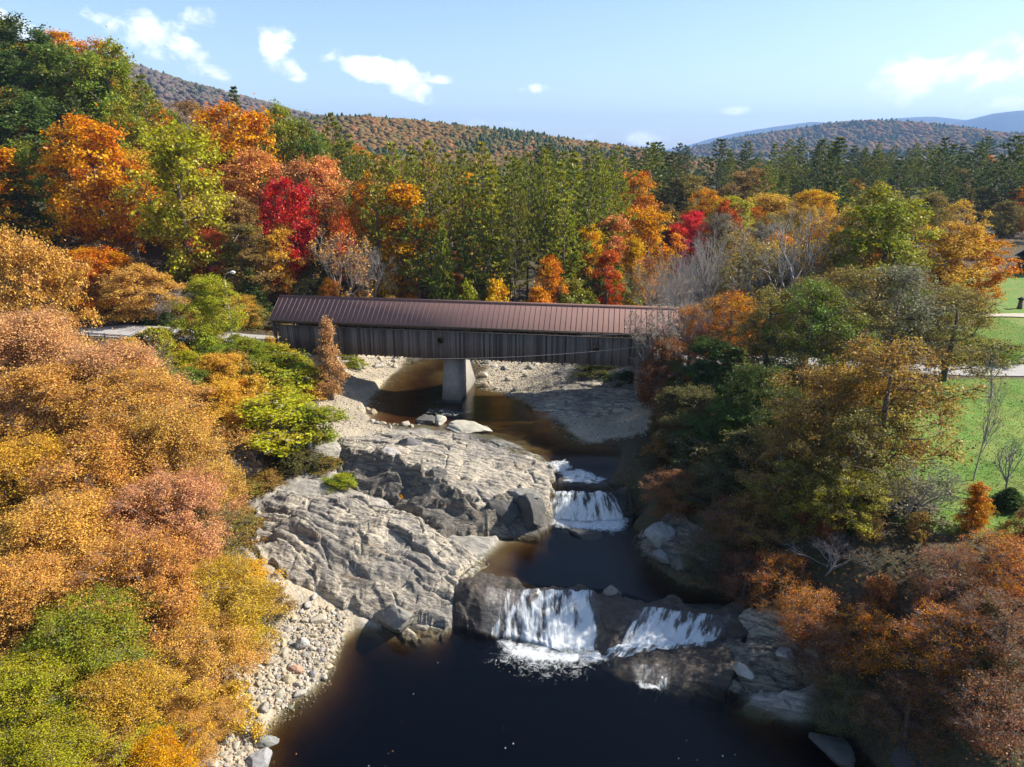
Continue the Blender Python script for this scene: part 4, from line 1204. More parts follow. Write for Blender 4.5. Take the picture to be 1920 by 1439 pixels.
for k in range(3):
    mb = MB(); mb.box((.1 + 2.2 * k, .07 - .43 * k, .3), (.08, .08, .5)); link('post', mb.mesh('post', [M['white_paint']]), gr2)

# far lawn: dark post with a cap, and the corner of a shed
x, y = P(1911, 580, 10.5)
zz = float(gz(x, y))
lo = link('lawn_post', None, loc=(x, y, zz)); tag(lo, 'dark stump like post with a small cap on the far lawn', 'post')
mb = MB(); mb.tube([(0, 0, -.1), (.02, 0, .5), (-.02, 0, 1.1), (0, 0, 1.45)], [.42, .36, .30, .27], 10); link('stump', mb.mesh('stump', [M['timber']], True), lo)
mb = MB(); mb.tube([(0, 0, 1.45), (0, 0, 1.55), (0, 0, 1.85)], [.55, .55, .08], 10); link('cap', mb.mesh('cap', [M['dark']], True), lo)
x, zz = PY(1925, 545, 138.0); zz = float(gz(x, 138.0))
sh = link('shed', None, loc=(x + 3.4, 138.0, zz)); tag(sh, 'dark shed behind the far lawn at the right edge', 'shed')
mb = MB(); mb.box((0, 0, 1.5), (4.5, 3, 1.8)); link('wall', mb.mesh('wall', [flat_mat('dark_siding', (.035, .035, .04), .8)]), sh)
mb = MB()
for s_ in (-1, 1):
    mb.add([(-4.9, s_ * 3.4, 3.1), (4.9, s_ * 3.4, 3.1), (4.9, 0, 5.0), (-4.9, 0, 5.0), (-4.9, s_ * 3.4, 3.25), (4.9, s_ * 3.4, 3.25), (4.9, 0, 5.15), (-4.9, 0, 5.15)], [(0, 1, 2, 3), (4, 5, 6, 7), (0, 1, 5, 4), (1, 2, 6, 5), (2, 3, 7, 6), (3, 0, 4, 7)])
link('roof', mb.mesh('roof', [flat_mat('slate_roof', (.05, .05, .055), .7)]), sh)
# @@PART4
# ------------------------------------------------------------------ trees
def leaf_quads(c, nrm, size, asp, g):
    n = len(c)
    nrm = nrm / (np.linalg.norm(nrm, axis=1)[:, None] + 1e-9)
    r = g.normal(size=(n, 3)); a = np.cross(nrm, r); a /= np.linalg.norm(a, axis=1)[:, None] + 1e-9
    b = np.cross(nrm, a)
    a = a * (size / 2)[:, None]; b = b * (size * asp / 2)[:, None]
    fold = nrm * (size * .12)[:, None]
    return np.stack([c - a, c - b + fold, c + a, c + b + fold], 1)


def skeleton(nodes0, lumps, g, rtwig, r0, k=5):
    """connect clump centres to the trunk, thicken by the number of tips carried"""
    pos = [np.array(p, float) for p in nodes0]; par = [i - 1 for i in range(len(pos))]
    ntr = len(pos)
    base = pos[0]
    order = sorted(range(len(lumps)), key=lambda i: np.hypot(lumps[i][0], lumps[i][1]) + .25 * abs(lumps[i][2] - nodes0[-1][2]))
    tips = []
    for li in order:
        L = np.array(lumps[li][:3])
        A = np.array(pos)
        d = np.linalg.norm(A - L, axis=1)
        up = L[2] - A[:, 2]
        cost = d + np.where(up < .25 * d, (.25 * d - up) * 1.3, 0)
        cost[0] += 99
        j = int(np.argmin(cost)); p0 = pos[j]
        m = p0 + (L - p0) * .5 + np.array([*(g.normal(0, .05, 2) * d[j]), -.05 * d[j] + g.normal(0, .03) * d[j]])
        pos.append(m); par.append(j); pos.append(L); par.append(len(pos) - 2); tips.append(len(pos) - 1)
    cnt = np.zeros(len(pos)); cnt[tips] = 1
    for i in range(len(pos) - 1, 0, -1): cnt[par[i]] += cnt[i]
    rad = rtwig * np.sqrt(np.maximum(cnt, 1))
    for i in range(ntr): rad[i] = max(rad[i], r0 * (1 - .8 * i / ntr))
    return pos, par, rad, ntr, tips


def broadleaf(seed, H, W, tf, nl, leaves, ls, shape='round', lump=.12, twigs=3, birch=False, r0=None, flat=.62, loose_=.10, bark='bark', rag=0.0):
    g = np.random.default_rng(seed)
    r0 = r0 or H * .02
    lumps = []
    ph = g.uniform(0, 6.28, 4)
    while len(lumps) < nl:
        t = g.uniform(0, 1); a = g.uniform(0, 6.283)
        if shape == 'round': rr = max(0, 1 - (2 * t - 1) ** 2) ** .45
        elif shape == 'oval': rr = max(0, 1 - ((t - .4) / .62) ** 2) ** .5 if t > .4 else max(0, 1 - ((t - .4) / .48) ** 2) ** .5
        elif shape == 'cone': rr = (1 - t) ** .75 * min(1, t * 5 + .35)
        else: rr = max(0, 1 - t ** 2) ** .5     # dome
        rr *= .80 + .22 * math.sin(2 * a + ph[0] + 3 * t) + .14 * math.sin(3 * a + ph[1] - 4 * t) + .08 * math.sin(5 * a + ph[2] + 7 * t)
        rr *= 1 + rag * .55 * float(fbm(np.array([a * 1.9]), np.array([t * 4.0]), seed, 2)[0])
        r = rr * g.uniform(0, 1) ** .42
        lumps.append((W / 2 * r * math.cos(a), W / 2 * r * math.sin(a), H * (tf + (1 - tf) * (.04 + .92 * t)), g.uniform(.65, 1.35)))
    ntr = 7
    bend = g.normal(0, .02 * H, 2)
    tz = np.linspace(0, H * (tf + (1 - tf) * .62), ntr)
    nodes = [(bend[0] * math.sin(z / H * 3), bend[1] * math.sin(z / H * 2.4), z) for z in tz]
    nodes[0] = (nodes[0][0], nodes[0][1], -.4)
    pos, par, rad, ntr, tips = skeleton(nodes, lumps, g, H * .0021, r0)
    mb = MB()
    mb.tube(pos[:ntr], rad[:ntr] * np.array([1.5] + [1] * (ntr - 1)), 7)
    for i in range(ntr, len(pos)):
        a, b = pos[par[i]], pos[i]
        mb.tube([a, b], [min(rad[i] * 1.15, rad[par[i]]), rad[i]], 4, False)
    for li in tips:
        L = pos[li]
        for _ in range(twigs):
            d = g.normal(size=3); d[2] = abs(d[2]) * .6; d += .8 * (L - np.array([0, 0, L[2]])) / (W / 2 + 1e-6); d /= np.linalg.norm(d)
            mb.tube([L, L + d * W * lump * g.uniform(.7, 1.3)], [H * .0017, H * .0005], 3, False)
    trunk = mb.mesh('trunk', [M['birch'] if birch else M[bark]], True)
    C, Nn, CL = [], [], []
    ctr = np.array([0, 0, H * (tf + (1 - tf) * .4)])
    wts = np.array([l[3] ** 2 for l in lumps]); per = np.maximum(6, (wts / wts.sum() * leaves)).astype(int)
    for (lx, ly, lz, s), n in zip(lumps, per):
        L = np.array([lx, ly, lz]); ow = L - ctr; ow /= np.linalg.norm(ow) + 1e-6
        ks = int(g.integers(5, 9)); R_ = W * lump * s
        dirs = g.normal(0, .75, (ks, 3)) + ow * .75 + np.array([0, 0, .15]); dirs /= np.linalg.norm(dirs, axis=1)[:, None]
        dirs[:, 2] *= .75; ln = R_ * g.uniform(.7, 1.75, ks)
        w_ = g.integers(0, ks, n); u = g.uniform(.0, 1.0, n) ** .8
        p = dirs[w_] * (ln[w_] * u)[:, None] + g.normal(0, 1, (n, 3)) * (R_ * (.34 - .14 * u))[:, None] * np.array([1, 1, flat])
        p[:, 2] -= .14 * np.hypot(p[:, 0], p[:, 1])
        loose = g.uniform(size=n) < loose_
        p[loose] = g.normal(0, 1, (loose.sum(), 3)) * R_ * (.6 if loose_ < .2 else .95)
        c = p + L
        out_ = c - ctr; out_ /= np.linalg.norm(out_, axis=1)[:, None] + 1e-6
        C.append(c); Nn.append(out_ * .45 + np.array([0, 0, .4]) + g.normal(0, .55, (n, 3)))
        spr = g.uniform(-.18, .18, ks)
        CL.append(np.clip(g.uniform(.15, .85) + spr[w_] + g.normal(0, .12, n), 0, 1))
    C = np.concatenate(C); n = len(C)
    q = leaf_quads(C, np.concatenate(Nn), ls * g.uniform(.6, 1.35, n), .68, g)
    crown = new_mesh('crown', q.reshape(-1, 3), np.arange(4 * n).reshape(n, 4), [M['leaf']])
    attr(crown, 'clump', np.repeat(np.concatenate(CL), 4))
    return dict(parts=[('trunk', trunk), ('crown', crown)], H=H, W=W)


def conifer(seed, H, W, tf, style='pine', dens=1.0, nl=.62):
    g = np.random.default_rng(seed)
    mb = MB()
    lean = g.normal(0, .008 * H, 2)
    tz = np.linspace(-.4, H * .98, 9)
    mb.tube([(lean[0] * z / H, lean[1] * z / H, z) for z in tz], [max(.03, H * .012 * (1 - .93 * max(z, 0) / H)) for z in tz], 7)
    C, Nn, S, D, CL = [], [], [], [], []
    pw = g.uniform(.85, 1.7); ph = g.uniform(0, 6)
    z = tf * H; gap = H * (.043 if style == 'pine' else .023)
    # dead stubs on the clear part of the trunk
    for _ in range(14 if style == 'pine' else 4):
        zz = g.uniform(.12, max(tf, .2)) * H; a = g.uniform(0, 6.28); L = g.uniform(.08, .22) * W
        mb.tube([(0, 0, zz), (L * math.cos(a), L * math.sin(a), zz + .1 * L)], [.03, .01], 3, False)
    while z < H * .985:
        t = (z - tf * H) / (H - tf * H)
        nb = int(g.integers(4, 7)) if style == 'pine' else int(g.integers(6, 9))
        a0 = g.uniform(0, 6.28)
        for b in range(nb):
            a = a0 + b * 6.283 / nb + g.normal(0, .25)
            if style == 'pine':
                prof = (1 - t ** pw) * (.55 + .45 * min(1, t * 4)) + .05 + .12 * math.sin(9 * t + ph) * (1 - t)
                L = W / 2 * prof * g.uniform(.5, 1.18); rise = .10 + .35 * t; tip = .16
            else:
                L = W / 2 * ((1 - t) ** .85 + .03) * g.uniform(.75, 1.12); rise = -.12 + .35 * t; tip = -.03
            d = np.array([math.cos(a), math.sin(a)])
            s = np.linspace(0, 1, 5)
            pts = np.stack([d[0] * L * s + lean[0] * z / H, d[1] * L * s + lean[1] * z / H, z + L * (rise * s + tip * s ** 2.5)], 1)
            mb.tube(pts[[0, 2, 4]], [.014 * L + .02, .009 * L + .012, .008], 3, False)
            cl = np.clip(.5 + .25 * g.normal() + .25 * (t - .5), 0, 1)
            m = max(3, int(L * (3.4 if style == 'pine' else 4.6) * dens))
            for j in range(m):
                u = g.uniform(.12, 1.03) ** .7
                side = g.normal(0, .17 if style == 'pine' else .20) * L * (1.15 - .6 * u)
                c = np.array([np.interp(u, s, pts[:, 0]) - d[1] * side, np.interp(u, s, pts[:, 1]) + d[0] * side, np.interp(u, s, pts[:, 2]) + g.uniform(-.04, .12)])
                k = 7 if style == 'pine' else 5
                dirs = g.normal(0, .55, (k, 3)) + np.array([d[0] * .8, d[1] * .8, .75 if style == 'pine' else -.15])
                dirs /= np.linalg.norm(dirs, axis=1)[:, None]
                sz = nl * g.uniform(.75, 1.25, k) * (1 if style == 'pine' else .85)
                C.append(c + dirs * (sz * .4)[:, None]); D.append(dirs); S.append(sz); CL.append(np.full(k, cl))
        z += gap * g.uniform(.75, 1.25)
    C, D, S, CL = map(np.concatenate, (C, D, S, CL)); n = len(C)
    side = np.cross(D, g.normal(size=(n, 3))); side /= np.linalg.norm(side, axis=1)[:, None]
    a = D * (S / 2)[:, None]; b = side * (S * (.17 if style == 'pine' else .26))[:, None]
    q = np.stack([C - a, C - b, C + a, C + b], 1)
    crown = new_mesh('crown', q.reshape(-1, 3), np.arange(4 * n).reshape(n, 4), [M['needle']])
    attr(crown, 'clump', np.repeat(CL, 4))
    return dict(parts=[('trunk', mb.mesh('trunk', [M['bark']], True)), ('crown', crown)], H=H, W=W)


def bare(seed, H, W, stems=1, leaves=0, depth_=5, mt='grey_bark', ls=.3):
    g = np.random.default_rng(seed); mb = MB(); tips = []

    def grow(p, d, L, r, lev):
        n = 3; pts = [p]; dd = d.copy()
        for _ in range(n):
            dd = dd + g.normal(0, .10, 3) + np.array([0, 0, .05]); dd /= np.linalg.norm(dd); pts.append(pts[-1] + dd * L / n)
        mb.tube(pts, np.linspace(r, r * .62, n + 1), 5 if lev < 2 else 3, False)
        if lev >= depth_: tips.append(pts[-1]); return
        for _ in range(int(g.integers(3, 5)) if lev else 6):
            f = g.uniform(.45, 1.0) if lev else g.uniform(.35, 1.0)
            i = min(n - 1, int(f * n)); q = pts[i] + (pts[i + 1] - pts[i]) * (f * n - i)
            ax = g.normal(size=3); ax -= dd * (ax @ dd); ax /= np.linalg.norm(ax)
            an = g.uniform(.35, .85); nd = dd * math.cos(an) + ax * math.sin(an) + np.array([0, 0, .12]); nd /= np.linalg.norm(nd)
            grow(q, nd, L * g.uniform(.5, .72), r * (.55 if lev else .5), lev + 1)
    for s in range(stems):
        a = s * 6.283 / stems + g.uniform(0, 1); lean = .0 if stems == 1 else g.uniform(.15, .4)
        d = np.array([math.cos(a) * lean, math.sin(a) * lean, 1.0]); d /= np.linalg.norm(d)
        grow(np.array([.1 * math.cos(a), .1 * math.sin(a), -.2]), d, H * .42, H * .016 / math.sqrt(stems), 0)
    V = np.concatenate(mb.v); top = V[:, 2].max(); wid = 2 * np.percentile(np.hypot(V[:, 0], V[:, 1]), 96)
    sc = np.array([W / wid, W / wid, H / top]); mb.v = [v * sc for v in mb.v]
    parts = [('trunk', mb.mesh('trunk', [M[mt]]))]
    if leaves:
        T = np.array(tips) * sc; c = T[g.integers(0, len(T), leaves)] + g.normal(0, W * .025, (leaves, 3))
        q = leaf_quads(c, g.normal(0, .6, (leaves, 3)) + np.array([0, 0, .5]), ls * g.uniform(.6, 1.3, leaves), .68, g)
        crown = new_mesh('crown', q.reshape(-1, 3), np.arange(4 * leaves).reshape(leaves, 4), [M['leaf']])
        attr(crown, 'clump', np.repeat(g.uniform(0, 1, leaves), 4)); parts.append(('crown', crown))
    return dict(parts=parts, H=H, W=W)


M['twig'] = bark_mat('twig_bark', (.13, .095, .07), (.34, .265, .20))
PR = {
    'far': [broadleaf(10 + i, 17, 12, [.12, .16, .1, .2][i], 110, 17000, .33, ['round', 'oval', 'oval', 'round'][i], .10, 2) for i in range(4)],
    'farthin': [broadleaf(20 + i, 17, 11, .14, 90, 7500, .31, ['oval', 'round'][i], .11, 6) for i in range(2)],
    'farslim': [broadleaf(30 + i, 16, 7, .08, 70, 9000, .31, ['cone', 'oval'][i], .14, 2) for i in range(2)],
    'mid': [broadleaf(40 + i, 12, 10, [.12, .16, .08][i], 150, 38000, .18, ['round', 'oval', 'round'][i], .088, 4) for i in range(3)],
    'midthin': [broadleaf(50 + i, 12, 10, .14, 120, 16000, .18, ['oval', 'round'][i], .095, 8) for i in range(2)],
    'midslim': [broadleaf(55 + i, 12, 5.5, .06, 80, 12000, .23, ['oval', 'cone'][i], .14, 3) for i in range(2)],
    'near': [broadleaf(60 + i, 9, 9, [.08, .12, .06][i], 250, 92000, .10, ['round', 'oval', 'round'][i], .080, 9, loose_=.13, bark='twig', rag=1.0) for i in range(3)],
    'nearthin': [broadleaf(70 + i, 9, 9, .1, 150, 11500, .135, ['round', 'oval'][i], .085, 12, loose_=.15) for i in range(2)],
    'pine': [conifer(80 + i, 24, [10, 10.5, 9, 11.5, 12.5, 13.5, 11][i], [.22, .3, .16, .26, .36, .42, .2][i], 'pine', [1, 1, 1.1, 1, .9, .9, .75][i]) for i in range(7)],
    'spruce': [conifer(90 + i, 18, 8, .05, 'spruce', .9, .5) for i in range(2)],
    'bare': [bare(100 + i, 15, 9.5, [1, 3, 2][i], 0) for i in range(3)],
    'barefew': [bare(110 + i, 15, 10, [2, 3][i], [1500, 2200][i], 5, 'grey_bark', .3) for i in range(2)],
    'shrub': [broadleaf(120 + i, 3, 3.6, .02, 60, 6500, .15, 'dome', .13, 3, r0=.05) for i in range(3)],
    'birch': [broadleaf(130 + i, 10, 5, .12, 70, 9000, .21, 'oval', .13, 4, birch=True, r0=.11) for i in range(2)],
    'sapling': [bare(140 + i, 8, 3.0, 1, 60, 4, 'grey_bark', .16) for i in range(2)],
}
KIND = {'far': 'broadleaf_tree', 'farthin': 'broadleaf_tree', 'farslim': 'broadleaf_tree', 'mid': 'broadleaf_tree', 'midthin': 'broadleaf_tree', 'midslim': 'broadleaf_tree',
        'near': 'broadleaf_tree', 'nearthin': 'broadleaf_tree', 'pine': 'pine_tree', 'spruce': 'spruce_tree', 'bare': 'bare_tree', 'barefew': 'bare_tree', 'shrub': 'shrub', 'birch': 'birch_tree', 'sapling': 'bare_tree'}
CAT = {'broadleaf_tree': 'tree', 'pine_tree': 'pine tree', 'spruce_tree': 'spruce tree', 'bare_tree': 'bare tree', 'shrub': 'shrub', 'birch_tree': 'birch tree'}
COLS = {  # leaf colour, hue shift of the second tone
    'orange': ((.66, .235, .025), .03), 'dorange': ((.58, .17, .02), .035), 'salmon': ((.62, .22, .09), .025), 'red': ((.60, .065, .03), .03), 'crimson': ((.64, .03, .055), .015),
    'yellow': ((.68, .42, .025), -.03), 'gold': ((.60, .35, .06), .008), 'ygreen': ((.40, .33, .035), .035), 'olive': ((.25, .22, .05), -.04), 'green': ((.125, .20, .03), -.06), 'dgreen': ((.07, .115, .024), -.03),
    'lgreen': ((.25, .30, .03), -.05), 'rust': ((.54, .155, .035), .03), 'brown': ((.33, .18, .06), .02), 'tan': ((.64, .335, .095), .008), 'pinktan': ((.60, .31, .15), .008),
    'shadegold': ((.36, .25, .05), -.03), 'pine': ((.19, .22, .035), -.03), 'lpine': ((.29, .31, .04), -.03), 'dpine': ((.10, .135, .035), -.03), 'grey': ((.22, .20, .12), -.02), 'darkrust': ((.26, .09, .04), .02), 'darkolive': ((.13, .13, .04), -.03),  # the dull gold is gold with partial shade mixed into the leaf colour
}


def tree(pk, x, y, z, H, W, col, label, group=None, which=None, rot=None, cat=None, bright=1.0):
    p = PR[pk][R.randrange(len(PR[pk])) if which is None else which % len(PR[pk])]
    nm = KIND[pk]
    o = bpy.data.objects.new(nm, None); COL.objects.link(o); o.empty_display_size = .5
    o.location = (x, y, z); o.rotation_euler = (0, 0, R.uniform(0, 6.28) if rot is None else rot)
    o.scale = (W / p['W'], W / p['W'], H / p['H'])
    c, h = COLS[col]
    for pn, me in p['parts']:
        q = bpy.data.objects.new(pn, me); COL.objects.link(q); q.parent = o
        if pn == 'crown':
            k = bright * R.uniform(.9, 1.1)
            q.color = (min(.7, c[0] * k * R.uniform(.95, 1.05)), min(.7, c[1] * k * R.uniform(.93, 1.07)), c[2] * k, .5 + h)
    tag(o, label, cat or CAT[nm], group)
    return o


WARN = []


def hero(pk, px, py, wpx, Y, col, label, Hmin=None, group=None, which=None, hmul=1.0):
    for _ in range(18):
        x, zt = PY(px, py, Y); x = float(x)
        z = float(gz(x, Y)) - .1
        H = zt - z
        if px < 1180 or pk[:3] not in ('nea', 'mid') or H > 3.7 or Y > 60: break
        Y -= .5
    W = (1.3 if pk == 'near' else 1.14) * wpx / F * depth(Y, (z + zt) / 2)
    if H < 1 or H > 34 or H / W > 6: WARN.append((label, round(H, 1), round(W, 1)))
    if px > 1180 and pk[:3] in ('nea', 'mid'): W = min(W, 1.55 * H)
    H = max(H, Hmin or 1.0)
    return tree(pk, x, Y, z, H, W, col, label, group, which)


